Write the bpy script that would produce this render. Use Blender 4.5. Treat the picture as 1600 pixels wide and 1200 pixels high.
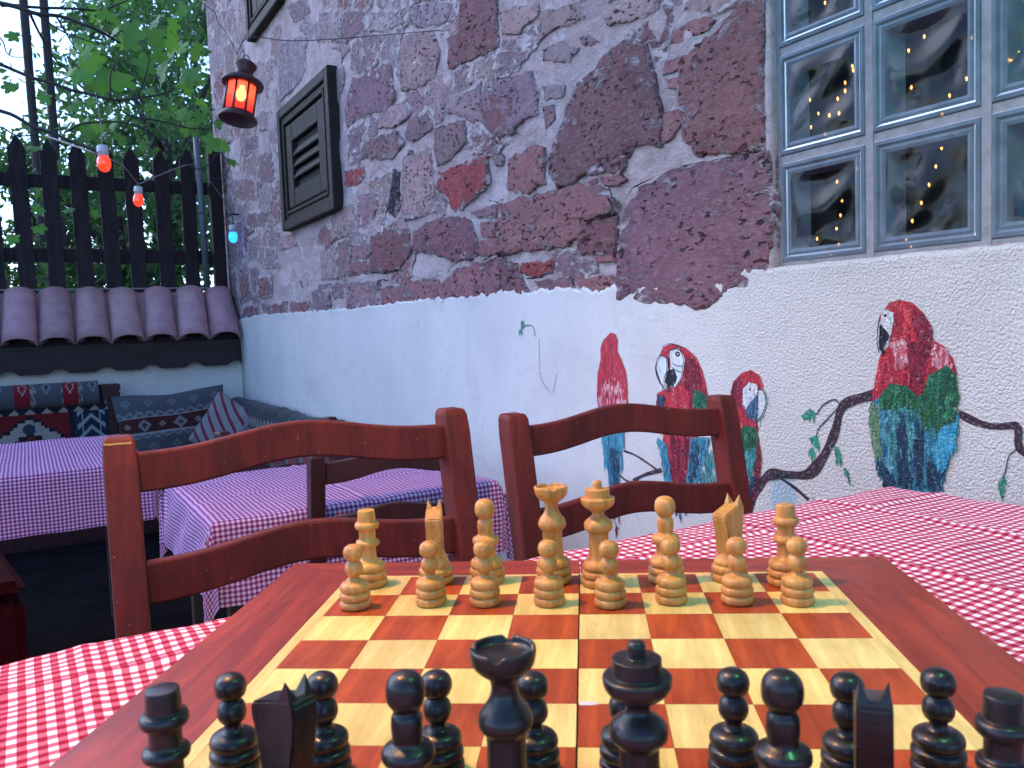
import bpy, math, random
from mathutils import Vector, Matrix, noise
sc = bpy.context.scene
for o in list(bpy.data.objects): bpy.data.objects.remove(o)
R = math.radians
# ---------------------------------------------------------------- camera
# world: X = towards the stone house wall, Y = along that wall away from the camera, Z = up (upper terrace = 0)
XW = 0.9586                      # plane of the house wall
ZB = 0.775                       # top of the chess board
cam = bpy.data.cameras.new('camera'); camo = bpy.data.objects.new('camera', cam); sc.collection.objects.link(camo)
right = Vector((0.86243, -0.50480, -0.03730)); up = Vector((0.06636, 0.03971, 0.99701)); fwd = Vector((0.50181, 0.86232, -0.06774))
m = Matrix((right, up, -fwd)).transposed().to_4x4(); m.translation = Vector((-0.292, -0.431, 0.995))
camo.matrix_world = m
cam.sensor_width = 36; cam.lens = 29.16; cam.clip_start = 0.02; cam.clip_end = 500
cam.dof.use_dof = True; cam.dof.focus_distance = 1.3; cam.dof.aperture_fstop = 22.0
sc.camera = camo
# ---------------------------------------------------------------- sky, sun, exposure (dusk)
w = bpy.data.worlds.new('World'); sc.world = w; w.use_nodes = True
nt = w.node_tree; nt.nodes.clear()
sky = nt.nodes.new('ShaderNodeTexSky'); sky.sky_type = 'NISHITA'; sky.sun_disc = False
SUN_EL, SUN_AZ = 35.0, 325.0
sky.sun_elevation = R(SUN_EL); sky.sun_rotation = R(SUN_AZ); sky.ozone_density = 8.0; sky.air_density = 1.0; sky.dust_density = 1.0
bg = nt.nodes.new('ShaderNodeBackground'); bg.inputs['Strength'].default_value = 0.15
wo = nt.nodes.new('ShaderNodeOutputWorld')
nt.links.new(sky.outputs[0], bg.inputs[0]); nt.links.new(bg.outputs[0], wo.inputs[0])
sun = bpy.data.lights.new('sun', 'SUN'); sun.energy = 0.12; sun.angle = R(50); sun.color = (0.80, 0.80, 1.0)
suno = bpy.data.objects.new('sun', sun); sc.collection.objects.link(suno)
sd = Vector((math.sin(R(SUN_AZ)) * math.cos(R(SUN_EL)), math.cos(R(SUN_AZ)) * math.cos(R(SUN_EL)), math.sin(R(SUN_EL))))
suno.rotation_euler = sd.to_track_quat('Z', 'Y').to_euler()
vs = sc.view_settings; vs.view_transform = 'Standard'; vs.look = 'None'; vs.gamma = 1; vs.use_curve_mapping = False
vs.exposure = 1.75
sc.cycles.use_denoising = True; sc.cycles.max_bounces = 8; sc.cycles.sample_clamp_indirect = 6
sc.cycles.transparent_max_bounces = 12
# ---------------------------------------------------------------- helpers
C = sc.collection
rnd = random.Random(11)
def lin(r, g, b):
    f = lambda c: ((c / 255 + .055) / 1.055) ** 2.4 if c > 10 else c / 255 / 12.92
    return (f(r), f(g), f(b))
class NT:
    def __init__(s, name):
        s.m = bpy.data.materials.new(name); s.m.use_nodes = True; s.t = s.m.node_tree; s.t.nodes.clear()
        s.out = s.t.nodes.new('ShaderNodeOutputMaterial')
    def n(s, typ, **kw):
        nd = s.t.nodes.new('ShaderNode' + typ)
        for k, v in kw.items():
            if hasattr(nd, k) and k not in nd.inputs: setattr(nd, k, v)
        return nd
    def set(s, nd, key, v):
        i = nd.inputs[key]
        if isinstance(v, bpy.types.NodeSocket): s.t.links.new(v, i)
        elif isinstance(v, (tuple, list)) and len(v) == 3 and i.type == 'RGBA': i.default_value = (*v, 1)
        else: i.default_value = v
    def pos(s): return s.n('NewGeometry').outputs['Position']
    def obj(s): return s.n('TexCoord').outputs['Object']
    def mapping(s, vec, scale=(1, 1, 1), rot=(0, 0, 0)):
        nd = s.n('Mapping'); s.set(nd, 'Vector', vec); nd.inputs['Scale'].default_value = scale; nd.inputs['Rotation'].default_value = rot
        return nd.outputs[0]
    def noise(s, vec, scale, detail=4, rough=.55, dist=0):
        nd = s.n('TexNoise'); s.set(nd, 'Vector', vec); s.set(nd, 'Scale', scale); s.set(nd, 'Detail', detail); s.set(nd, 'Roughness', rough); s.set(nd, 'Distortion', dist)
        return nd.outputs['Fac']
    def voro(s, vec, scale, feature='F1'):
        nd = s.n('TexVoronoi', feature=feature); s.set(nd, 'Vector', vec); s.set(nd, 'Scale', scale); return nd.outputs['Distance']
    def math(s, op, a, b=0.0, c=None, clamp=False):
        nd = s.n('Math', operation=op); nd.use_clamp = clamp; s.set(nd, 0, a); s.set(nd, 1, b)
        if c is not None: s.set(nd, 2, c)
        return nd.outputs[0]
    def ramp(s, fac, lo, hi):        # smooth 0..1 between lo and hi
        nd = s.n('MapRange', interpolation_type='SMOOTHSTEP'); s.set(nd, 'Value', fac); s.set(nd, 'From Min', lo); s.set(nd, 'From Max', hi)
        return nd.outputs[0]
    def mix(s, fac, a, b, mode='MIX'):
        nd = s.n('Mix', data_type='RGBA', blend_type=mode); s.set(nd, 0, fac)
        for k, v in ((6, a), (7, b)):
            i = nd.inputs[k]
            if isinstance(v, bpy.types.NodeSocket): s.t.links.new(v, i)
            else: i.default_value = (*v[:3], 1)
        return nd.outputs[2]
    def bump(s, h, dist=.01, strength=1.0, nrm=None):
        nd = s.n('Bump'); s.set(nd, 'Height', h); nd.inputs['Distance'].default_value = dist; nd.inputs['Strength'].default_value = strength
        if nrm is not None: s.t.links.new(nrm, nd.inputs['Normal'])
        return nd.outputs[0]
    def bsdf(s, col, rough=.7, nrm=None, coat=0, spec=.5, coat_rough=.15, metallic=0, **kw):
        nd = s.n('BsdfPrincipled'); s.set(nd, 'Base Color', col); s.set(nd, 'Roughness', rough); s.set(nd, 'Coat Weight', coat); s.set(nd, 'Coat Roughness', coat_rough)
        s.set(nd, 'Specular IOR Level', spec); s.set(nd, 'Metallic', metallic)
        for k, v in kw.items(): s.set(nd, k, v)
        if nrm is not None: s.t.links.new(nrm, nd.inputs['Normal'])
        return nd.outputs[0]
    def done(s, sh): s.t.links.new(sh, s.out.inputs['Surface']); return s.m
def empty(name, loc, rz=0, label=None, cat=None, group=None):
    o = bpy.data.objects.new(name, None); C.objects.link(o); o.location = loc; o.rotation_euler = (0, 0, rz); o.empty_display_size = .05
    tag(o, label, cat, group); return o
def tag(o, label=None, cat=None, group=None, kind=None):
    if label: o['label'] = label
    if cat: o['category'] = cat
    if group: o['group'] = group
    if kind: o['kind'] = kind
    return o
def put(name, me, parent=None, loc=None, rot=None, local=False):
    o = bpy.data.objects.new(name, me); C.objects.link(o)
    if loc is not None: o.location = loc
    if rot is not None: o.rotation_euler = rot
    if parent is not None:
        o.parent = parent
        if not local:
            o.matrix_parent_inverse = world_of(parent).inverted()
    return o
def world_of(o):
    b = Matrix.Translation(o.location) @ o.rotation_euler.to_matrix().to_4x4()
    if o.parent is None: return b
    return world_of(o.parent) @ o.matrix_parent_inverse @ b
def mk(name, V, F, mat, smooth=False, uv=None, col=None, edge=None):
    me = bpy.data.meshes.new(name); me.from_pydata([tuple(v) for v in V], [], F)
    if mat: 
        for mm in (mat if isinstance(mat, list) else [mat]): me.materials.append(mm)
    if smooth: me.polygons.foreach_set('use_smooth', [True] * len(F))
    if uv is not None:
        l = me.uv_layers.new(name='UVMap'); d = []
        for p in me.polygons:
            for vi in p.vertices: d.extend(uv[vi])
        l.data.foreach_set('uv', d)
    if col is not None:      # one colour per face
        a = me.color_attributes.new('Col', 'FLOAT_COLOR', 'CORNER'); d = []
        for p, c in zip(me.polygons, col):
            for _ in p.vertices: d.extend((*c, 1))
        a.data.foreach_set('color', d)
    if edge is not None:
        a = me.attributes.new('edge', 'FLOAT', 'POINT'); a.data.foreach_set('value', edge)
    me.update(); return me
def ob(name, V, F, mat, parent=None, smooth=False, local=False, **kw):
    return put(name, mk(name, V, F, mat, smooth, **kw), parent, local=local)
class MB:
    def __init__(s): s.V = []; s.F = []
    def add(s, V, F):
        b = len(s.V); s.V += [Vector(v) for v in V]; s.F += [[b + i for i in f] for f in F]; return s
    def box(s, x0, x1, y0, y1, z0, z1, bev=0):
        if bev <= 0:
            V = [(x, y, z) for x in (x0, x1) for y in (y0, y1) for z in (z0, z1)]
            return s.add(V, [(0, 1, 3, 2), (4, 6, 7, 5), (0, 4, 5, 1), (2, 3, 7, 6), (0, 2, 6, 4), (1, 5, 7, 3)])
        import bmesh
        bm = bmesh.new(); bmesh.ops.create_cube(bm, size=1)
        for v in bm.verts: v.co = Vector(((x0 + x1) / 2 + v.co.x * (x1 - x0), (y0 + y1) / 2 + v.co.y * (y1 - y0), (z0 + z1) / 2 + v.co.z * (z1 - z0)))
        bmesh.ops.bevel(bm, geom=bm.edges[:], offset=bev, segments=2, affect='EDGES')
        bm.verts.index_update(); s.add([v.co.copy() for v in bm.verts], [[v.index for v in f.verts] for f in bm.faces]); bm.free(); return s
    def tube(s, pts, r, seg=8, cap=True):
        pts = [Vector(p) for p in pts]; n = len(pts); rs = r if isinstance(r, (list, tuple)) else [r] * n
        V = []; F = []; prev = None
        for i, p in enumerate(pts):
            t = (pts[min(i + 1, n - 1)] - pts[max(i - 1, 0)]).normalized()
            a = prev if prev is not None else (Vector((0, 0, 1)) if abs(t.z) < .9 else Vector((1, 0, 0)))
            a = (a - t * a.dot(t)).normalized(); prev = a; b = t.cross(a)
            for k in range(seg):
                q = 2 * math.pi * k / seg; V.append(p + (a * math.cos(q) + b * math.sin(q)) * rs[i])
        for i in range(n - 1):
            for k in range(seg): F.append((i * seg + k, i * seg + (k + 1) % seg, (i + 1) * seg + (k + 1) % seg, (i + 1) * seg + k))
        if cap: F.append(tuple(range(seg - 1, -1, -1))); F.append(tuple(range((n - 1) * seg, n * seg)))
        return s.add(V, F)
    def lathe(s, prof, seg=24, c=(0, 0, 0)):
        V = []; F = []; n = len(prof); c = Vector(c)
        for r, z in prof:
            for k in range(seg):
                a = 2 * math.pi * k / seg; V.append(c + Vector((r * math.cos(a), r * math.sin(a), z)))
        for i in range(n - 1):
            for k in range(seg): F.append((i * seg + k, i * seg + (k + 1) % seg, (i + 1) * seg + (k + 1) % seg, (i + 1) * seg + k))
        if prof[0][0] > 1e-5: F.append(tuple(range(seg - 1, -1, -1)))
        if prof[-1][0] > 1e-5: F.append(tuple(range((n - 1) * seg, n * seg)))
        return s.add(V, F)
    def prism(s, poly, d0, d1, axis='y', bev=0):     # poly in the other two axes
        n = len(poly)
        def P(a, b, d): return {'y': (a, d, b), 'x': (d, a, b), 'z': (a, b, d)}[axis]
        V = [P(a, b, d0) for a, b in poly] + [P(a, b, d1) for a, b in poly]
        F = [tuple(range(n)), tuple(range(2 * n - 1, n - 1, -1))] + [(i, i + n, (i + 1) % n + n, (i + 1) % n) for i in range(n)]
        return s.add(V, F)
    def mesh(s, name, mat, smooth=False): return mk(name, s.V, s.F, mat, smooth)
    def build(s, name, mat, parent=None, smooth=False, local=False): return ob(name, s.V, s.F, mat, parent, smooth, local)
def fix_normals(o):
    import bmesh
    bm = bmesh.new(); bm.from_mesh(o.data); bmesh.ops.recalc_face_normals(bm, faces=bm.faces); bm.to_mesh(o.data); bm.free(); return o
def smooth_curve(pts, n=6):      # Catmull-Rom
    P = [Vector(p) for p in pts]; P = [P[0] * 2 - P[1]] + P + [P[-1] * 2 - P[-2]]; out = []
    for i in range(1, len(P) - 2):
        for k in range(n):
            t = k / n; a, b, c, d = P[i - 1:i + 3]
            out.append(.5 * ((2 * b) + (c - a) * t + (2 * a - 5 * b + 4 * c - d) * t * t + (3 * b - a - 3 * c + d) * t ** 3))
    return out + [P[-2]]
def nz(v, s=1.0): return noise.noise(Vector(v) * s)
# ---------------------------------------------------------------- materials
def m_stone():
    n = NT('volcanic_stone'); p = n.pos(); q = n.mapping(p, (1, .55, 1.15)); oi = n.n('ObjectInfo')
    base = oi.outputs['Color']
    v = n.noise(p, 9, 6, .65); v2 = n.noise(q, 95, 6, .8); g = n.noise(q, 260, 3, .7)
    c = n.mix(n.ramp(v, .3, .75), n.mix(.25, base, (.03, .018, .024)), base)
    c = n.mix(n.math('MULTIPLY', n.ramp(v2, .48, .66), .65), c, n.mix(.6, base, (.52, .41, .43)))
    c = n.mix(n.math('MULTIPLY', n.ramp(g, .56, .66), .4), c, n.mix(.5, base, (.02, .012, .016)))
    at = n.n('Attribute'); at.attribute_name = 'edge'
    sm = n.math('ADD', n.noise(q, 26, 9, .8, .6), n.math('MULTIPLY_ADD', at.outputs['Fac'], .11, n.math('MULTIPLY', oi.outputs['Alpha'], .13)))
    c = n.mix(n.math('MULTIPLY', n.ramp(sm, .59, .68), .85), c, (.78, .64, .665))
    mask = n.ramp(n.noise(p, 11, 3, .5), .36, .58)
    pit = n.math('MULTIPLY', n.math('SUBTRACT', 1.0, n.ramp(n.noise(q, 85, 2, .5), .35, .42)), mask)
    c = n.mix(n.math('MULTIPLY', pit, .8), c, (.02, .01, .014))
    h = n.math('SUBTRACT', n.math('ADD', n.noise(q, 45, 9, .8), n.math('MULTIPLY', n.ramp(sm, .58, .70), .5)), n.math('MULTIPLY', pit, .7))
    return n.done(n.bsdf(c, .92, n.bump(h, .015, 1.0), spec=.06))
def m_mortar(name='old_lime_mortar', k=1.0):
    n = NT(name); p = n.pos(); q = n.mapping(p, (1, .5, 1.1))
    a = n.noise(p, 3.0, 7, .66, .7); b = n.noise(q, 50, 9, .82, .6); d = n.noise(q, 190, 3, .7); e = n.noise(q, 13, 8, .76, .9)
    c = n.mix(n.ramp(a, .40, .60), (.80, .63, .645), (.72, .51, .52))
    c = n.mix(n.math('MULTIPLY', n.ramp(e, .56, .64), .55 * k), c, (.40, .27, .30))           # stone showing through thin mortar
    c = n.mix(n.math('MULTIPLY', n.ramp(b, .50, .60), .9), c, (.84, .72, .74))                 # smeared lime
    c = n.mix(n.math('MULTIPLY', n.ramp(n.noise(p, 6, 7, .75, 1.2), .57, .64), .85), c, (.85, .76, .78))
    c = n.mix(n.math('MULTIPLY', n.ramp(d, .61, .68), .6 * k), c, (.12, .08, .10))
    h = n.math('ADD', n.noise(q, 40, 9, .82, .4), n.math('ADD', n.math('MULTIPLY', d, -.25), n.math('MULTIPLY', n.ramp(e, .45, .62), -.35)))
    return n.done(n.bsdf(c, .95, n.bump(h, .020, 1.0), spec=.06))
def m_lime():
    n = NT('pale_lime_patch'); p = n.pos(); q = n.mapping(p, (1, .5, 1.1)); d = n.noise(q, 100, 4, .65); b = n.noise(q, 24, 8, .75, .5)
    c = n.mix(n.ramp(b, .38, .62), (.58, .52, .55), (.42, .35, .38)); c = n.mix(n.math('MULTIPLY', n.ramp(d, .60, .68), .6), c, (.10, .07, .08))
    return n.done(n.bsdf(c, .95, n.bump(n.math('ADD', b, n.math('MULTIPLY', d, .4)), .022, 1.0), spec=.2))
def plaster_height(n, p):
    fine = n.noise(p, 215, 3, .6); soft = n.noise(p, 12, 5, .6, .8)
    sx = n.n('SeparateXYZ'); n.set(sx, 0, p)
    right = n.math('SUBTRACT', 1.0, n.ramp(sx.outputs['Y'], .55, 1.15))      # coarse stucco towards the glass window
    crack = n.ramp(n.math('ABSOLUTE', n.math('SUBTRACT', n.noise(p, 5, 6, .7, 1.5), .5)), 0, .012)
    f = n.math('MULTIPLY', fine, n.math('MULTIPLY_ADD', right, .9, .12))
    return n.math('ADD', n.math('ADD', f, n.math('MULTIPLY', soft, .28)), n.math('MULTIPLY', crack, .03)), soft, fine
def m_plaster():
    n = NT('whitewashed_plaster'); p = n.pos()
    h, soft, fine = plaster_height(n, p)
    c = n.mix(n.ramp(n.noise(p, 2.2, 5, .6, .4), .35, .7), (.70, .655, .645), (.62, .58, .575))
    c = n.mix(n.math('MULTIPLY', n.ramp(n.noise(p, 45, 4, .6), .64, .74), .4), c, (.35, .33, .34))
    ln = n.math('SUBTRACT', 1.0, n.ramp(n.math('ABSOLUTE', n.math('SUBTRACT', n.noise(n.mapping(p, (1, .6, 1)), 3.5, 8, .7, 1.2), .5)), .0008, .005))
    c = n.mix(n.math('MULTIPLY', n.math('MULTIPLY', ln, n.ramp(n.noise(p, 4.3, 2), .52, .6)), .55), c, (.30, .28, .30))
    c = n.mix(n.math('MULTIPLY', n.ramp(n.noise(n.mapping(p, (1, 2.2, .5)), 4, 6, .7, .6), .56, .74), .30), c, (.50, .46, .46))
    return n.done(n.bsdf(c, .85, n.bump(h, .010, 1.0), spec=.25))
def m_paint():
    n = NT('mural_paint'); p = n.pos()
    h, soft, fine = plaster_height(n, p)
    a = n.n('Attribute'); a.attribute_name = 'Col'
    c = n.mix(n.math('MULTIPLY', n.ramp(n.noise(p, 130, 4, .65), .58, .70), .35), a.outputs['Color'], (.70, .66, .68))
    c = n.mix(n.math('MULTIPLY', n.ramp(n.noise(p, 30, 4, .6), .5, .75), .14), c, n.mix(.6, c, (.02, .02, .03)))
    return n.done(n.bsdf(c, .6, n.bump(h, .010, 1.0), spec=.3))
def m_wood(name, dark, light, grain=(40, 40, 3), rough=.45, coat=.0, bump=.002, worn=0.0, objc=False, coat_rough=.2, useobj=True):
    n = NT(name); p = n.obj() if useobj else n.pos()
    g = n.noise(n.mapping(p, grain), 1.6, 6, .65, .6); f = n.noise(n.mapping(p, tuple(x * 5 for x in grain)), 2.0, 3, .6)
    c = n.mix(n.ramp(g, .3, .72), dark, light)
    if objc: c = n.mix(1.0, c, n.n('ObjectInfo').outputs['Color'], 'MULTIPLY')
    c = n.mix(n.math('MULTIPLY', n.ramp(f, .5, .75), .25), c, n.mix(.6, c, (.01, .006, .004)))
    big = n.noise(p, 9, 4, .6)
    c = n.mix(n.math('MULTIPLY', n.ramp(big, .45, .75), .35), c, n.mix(.5, c, (.0, .0, .0)))
    if objc: c = n.mix(n.math('MULTIPLY', n.ramp(n.noise(n.pos(), 34, 5, .65, 1.0), .58, .72), .22), c, n.mix(.5, c, (.10, .05, .02)))
    if worn: c = n.mix(n.math('MULTIPLY', n.ramp(n.noise(n.mapping(p, (1, 1, 1)), 160, 3, .6), .70, .76), worn), c, (.45, .33, .30))
    rr = n.math('MULTIPLY_ADD', n.noise(p, 30, 3), .25, rough - .12)
    return n.done(n.bsdf(c, rr, n.bump(n.math('ADD', g, n.math('MULTIPLY', f, .4)), bump, .6), coat=coat, coat_rough=coat_rough, spec=.32))
def m_gingham(name, c0, c1, c2):
    n = NT(name); uv = n.n('UVMap').outputs[0]
    s = n.n('SeparateXYZ'); n.set(s, 0, uv)
    def wav(o): return n.ramp(n.math('PINGPONG', n.math('MULTIPLY', o, 1 / .0109), .5), .235, .265)
    a = wav(s.outputs['X']); b = wav(s.outputs['Y'])
    k = n.math('MULTIPLY', n.math('ADD', a, b), .5)
    th = n.noise(n.mapping(uv, (900, 900, 1)), 1.0, 2, .5)
    c = n.mix(n.ramp(k, .0, .5), c0, c1)
    c = n.mix(n.ramp(k, .5, 1.0), c, c2)
    c = n.mix(n.math('MULTIPLY', n.ramp(th, .4, .7), .04), c, (.9, .88, .9))
    big = n.noise(uv, 26, 4, .6, .8)
    return n.done(n.bsdf(c, .85, n.bump(n.math('ADD', big, n.math('MULTIPLY', th, .06)), .006, .7), spec=.05))
def m_simple(name, col, rough=.6, bump=0, scale=40, var=.3, coat=0, metallic=0, spec=.5):
    n = NT(name); p = n.obj(); k = n.noise(p, scale, 5, .6)
    c = n.mix(n.math('MULTIPLY', n.ramp(k, .35, .7), var), col, tuple(x * .35 for x in col))
    return n.done(n.bsdf(c, rough, n.bump(k, bump, .8) if bump else None, coat=coat, metallic=metallic, spec=spec))
def m_emit(name, col, s):
    n = NT(name); e = n.n('Emission'); n.set(e, 'Color', col); n.set(e, 'Strength', s); return n.done(e.outputs[0])
def m_bulb(name, col, s):        # coloured glass globe lit from inside
    n = NT(name); e = n.n('Emission'); n.set(e, 'Color', col); n.set(e, 'Strength', s)
    g = n.bsdf(tuple(.5 * c for c in col), .12, coat=1.0, coat_rough=.05)
    a = n.n('AddShader'); n.t.links.new(e.outputs[0], a.inputs[0]); n.t.links.new(g, a.inputs[1]); return n.done(a.outputs[0])
def m_leaf(name, a, b):
    n = NT(name); p = n.pos(); oi = n.n('ObjectInfo').outputs['Random']
    c = n.mix(n.ramp(n.math('ADD', n.noise(p, 3.5, 3), n.math('MULTIPLY_ADD', oi, .3, -.15)), .35, .65), a, b)
    d = n.bsdf(c, .5, spec=.35); t = n.n('BsdfTranslucent'); n.set(t, 'Color', n.mix(.5, c, (.16, .30, .04)))
    mx = n.n('MixShader'); n.set(mx, 0, .42); n.t.links.new(d, mx.inputs[1]); n.t.links.new(t.outputs[0], mx.inputs[2]); return n.done(mx.outputs[0])
def m_glass(name, tint, film, ior=1.75, rough=.06, filmcol=(.30, .40, .46), grime=0):
    n = NT(name); t = n.n('BsdfTransparent'); n.set(t, 'Color', tint); d = n.n('BsdfDiffuse'); n.set(d, 'Color', filmcol)
    p = n.pos(); fl = n.math('MULTIPLY', n.math('MULTIPLY_ADD', n.noise(p, 14, 5, .6, .5), 1.4, .3), film)
    if grime:
        oc = n.n('SeparateXYZ'); n.set(oc, 0, n.obj())
        gr = n.ramp(n.math('SUBTRACT', n.math('MULTIPLY', n.noise(p, 30, 4), .05), oc.outputs['Z']), -.004, .012)
        fl = n.math('ADD', fl, n.math('MULTIPLY', gr, grime), clamp=True)
    m1 = n.n('MixShader'); n.set(m1, 0, fl); n.t.links.new(t.outputs[0], m1.inputs[1]); n.t.links.new(d.outputs[0], m1.inputs[2])
    g = n.n('BsdfGlossy'); n.set(g, 'Roughness', rough); n.set(g, 'Color', (.95, .97, 1)); fr = n.n('Fresnel'); n.set(fr, 'IOR', ior)
    m2 = n.n('MixShader'); n.set(m2, 0, fr.outputs[0]); n.t.links.new(m1.outputs[0], m2.inputs[1]); n.t.links.new(g.outputs[0], m2.inputs[2]); return n.done(m2.outputs[0])
def m_textile(name):
    n = NT(name); a = n.n('Attribute'); a.attribute_name = 'Col'; p = n.obj()
    th = n.noise(n.mapping(p, (260, 260, 420)), 1.0, 2, .5)
    c = n.mix(n.math('MULTIPLY', n.ramp(th, .4, .65), .35), a.outputs['Color'], n.mix(.6, a.outputs['Color'], (.02, .015, .02)))
    return n.done(n.bsdf(c, .95, n.bump(th, .004, .7), spec=.1, **{'Sheen Weight': .15}))
def m_tile():
    n = NT('terracotta'); p = n.pos(); oc = n.n('ObjectInfo').outputs['Color']
    k = n.noise(p, 14, 6, .65); c = n.mix(n.ramp(k, .35, .7), oc, n.mix(.28, oc, (.05, .03, .035)))
    c = n.mix(n.math('MULTIPLY', n.ramp(n.noise(p, 60, 4), .62, .72), .4), c, (.3, .27, .24))
    return n.done(n.bsdf(c, .8, n.bump(n.math('ADD', k, n.math('MULTIPLY', n.noise(p, 120, 3), .3)), .004, .8), spec=.3))
M = dict(dirt=m_simple('dark_dirt', (.022, .014, .018), 1.0, spec=.0), stone=m_stone(), mortar=m_mortar(), lime=m_lime(), plaster=m_plaster(), paint=m_paint(), gingham=m_gingham('red_gingham_cotton', (.78, .71, .76), (.54, .11, .195), (.29, .003, .03)), mauve=m_gingham('mauve_gingham_cotton', (.66, .53, .72), (.36, .135, .335), (.165, .012, .10)),  # second gingham: the red one with blue light mixed into its colours
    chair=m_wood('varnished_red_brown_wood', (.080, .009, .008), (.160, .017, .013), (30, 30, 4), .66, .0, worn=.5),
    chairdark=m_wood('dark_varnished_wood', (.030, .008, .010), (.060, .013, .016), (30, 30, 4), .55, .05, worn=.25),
    maple=m_wood('pale_board_wood', (.60, .43, .145), (.77, .60, .23), (60, 6, 30), .45, .08, .0006, objc=True),
    cherry=m_wood('red_board_wood', (.26, .035, .008), (.43, .072, .016), (60, 6, 30), .45, .08, .0006, objc=True),
    mahogany=m_wood('board_border_wood', (.17, .018, .008), (.33, .040, .014), (50, 5, 30), .42, .22, .0006, coat_rough=.28),
    mahoganx=m_wood('board_end_border_wood', (.17, .018, .008), (.33, .040, .014), (5, 50, 30), .42, .22, .0006, coat_rough=.28),
    boxwood=m_wood('varnished_boxwood', (.43, .175, .038), (.64, .325, .088), (90, 90, 14), .42, .22, .0004, objc=True),
    ebony=m_wood('black_stained_wood', (.006, .005, .006), (.016, .011, .011), (90, 90, 14), .38, .3, .0006, coat_rough=.2, worn=.16),
    shutter=m_wood('weathered_brown_shutter_wood', (.018, .011, .009), (.042, .026, .021), (14, 14, 90), .7, 0, .003),
    fence=m_wood('dark_fence_wood', (.018, .010, .014), (.040, .024, .028), (26, 26, 3), .75, 0, .003, useobj=False),
    fascia=m_wood('dark_fascia_wood', (.018, .010, .012), (.042, .024, .026), (3, 26, 26), .6, 0, .003, useobj=False),
    tile=m_tile(), whitemetal=m_simple('galvanised_metal', (.17, .18, .20), .55, .001, 60, .3, metallic=.4),
    cable=m_simple('pale_cable', (.30, .28, .28), .6), black=m_simple('black_wire', (.015, .015, .017), .5),
    lantern=m_simple('dark_red_painted_metal', (.055, .006, .009), .5, .001, 80, .4, coat=.1),
    socket=m_simple('white_plastic', (.62, .60, .62), .4, 0, 30, .15), textile=m_textile('woven_kilim_wool'),
    floor=m_simple('dark_courtyard_paving', (.016, .012, .014), .95, .01, 6, .6, spec=.04), terrace=m_simple('terrace_paving', (.055, .045, .045), .8, .01, 6, .6),
    soil=m_simple('garden_soil', (.05, .04, .03), .95, .02, 3, .5), bark=m_simple('grey_brown_bark', (.055, .042, .040), .9, .008, 30, .5),
    grout=m_simple('grey_grout', (.25, .24, .265), .9, .003, 50, .4), side=m_simple('glass_block_flank', (.24, .29, .37), .55, 0, 18, .35, spec=.2),
    room=m_simple('dark_room', (.022, .020, .024), .9), tabletop=m_simple('plain_table_wood', (.10, .05, .03), .6, .001, 20, .4))
M['pane'] = m_glass('wavy_glass', (.84, .88, .95), .02, 1.27, .12, (.14, .19, .25)); M['rear'] = m_glass('rear_wavy_glass', (.72, .76, .82), .0, 1.12, .03, (.1, .1, .1)); M['pane_dirty'] = m_glass('wavy_glass_with_grime', (.84, .88, .95), .02, 1.27, .12, (.17, .18, .20), .7)
M['rim'] = m_glass('frosted_glass_rim', (.55, .66, .72), .82, 1.12, .4, (.135, .17, .215))
M['leaf_fig'] = m_leaf('fig_leaf', (.075, .23, .035), (.13, .36, .05)); M['leaf_far'] = m_leaf('far_leaf', (.028, .085, .034), (.075, .18, .065))
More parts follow.
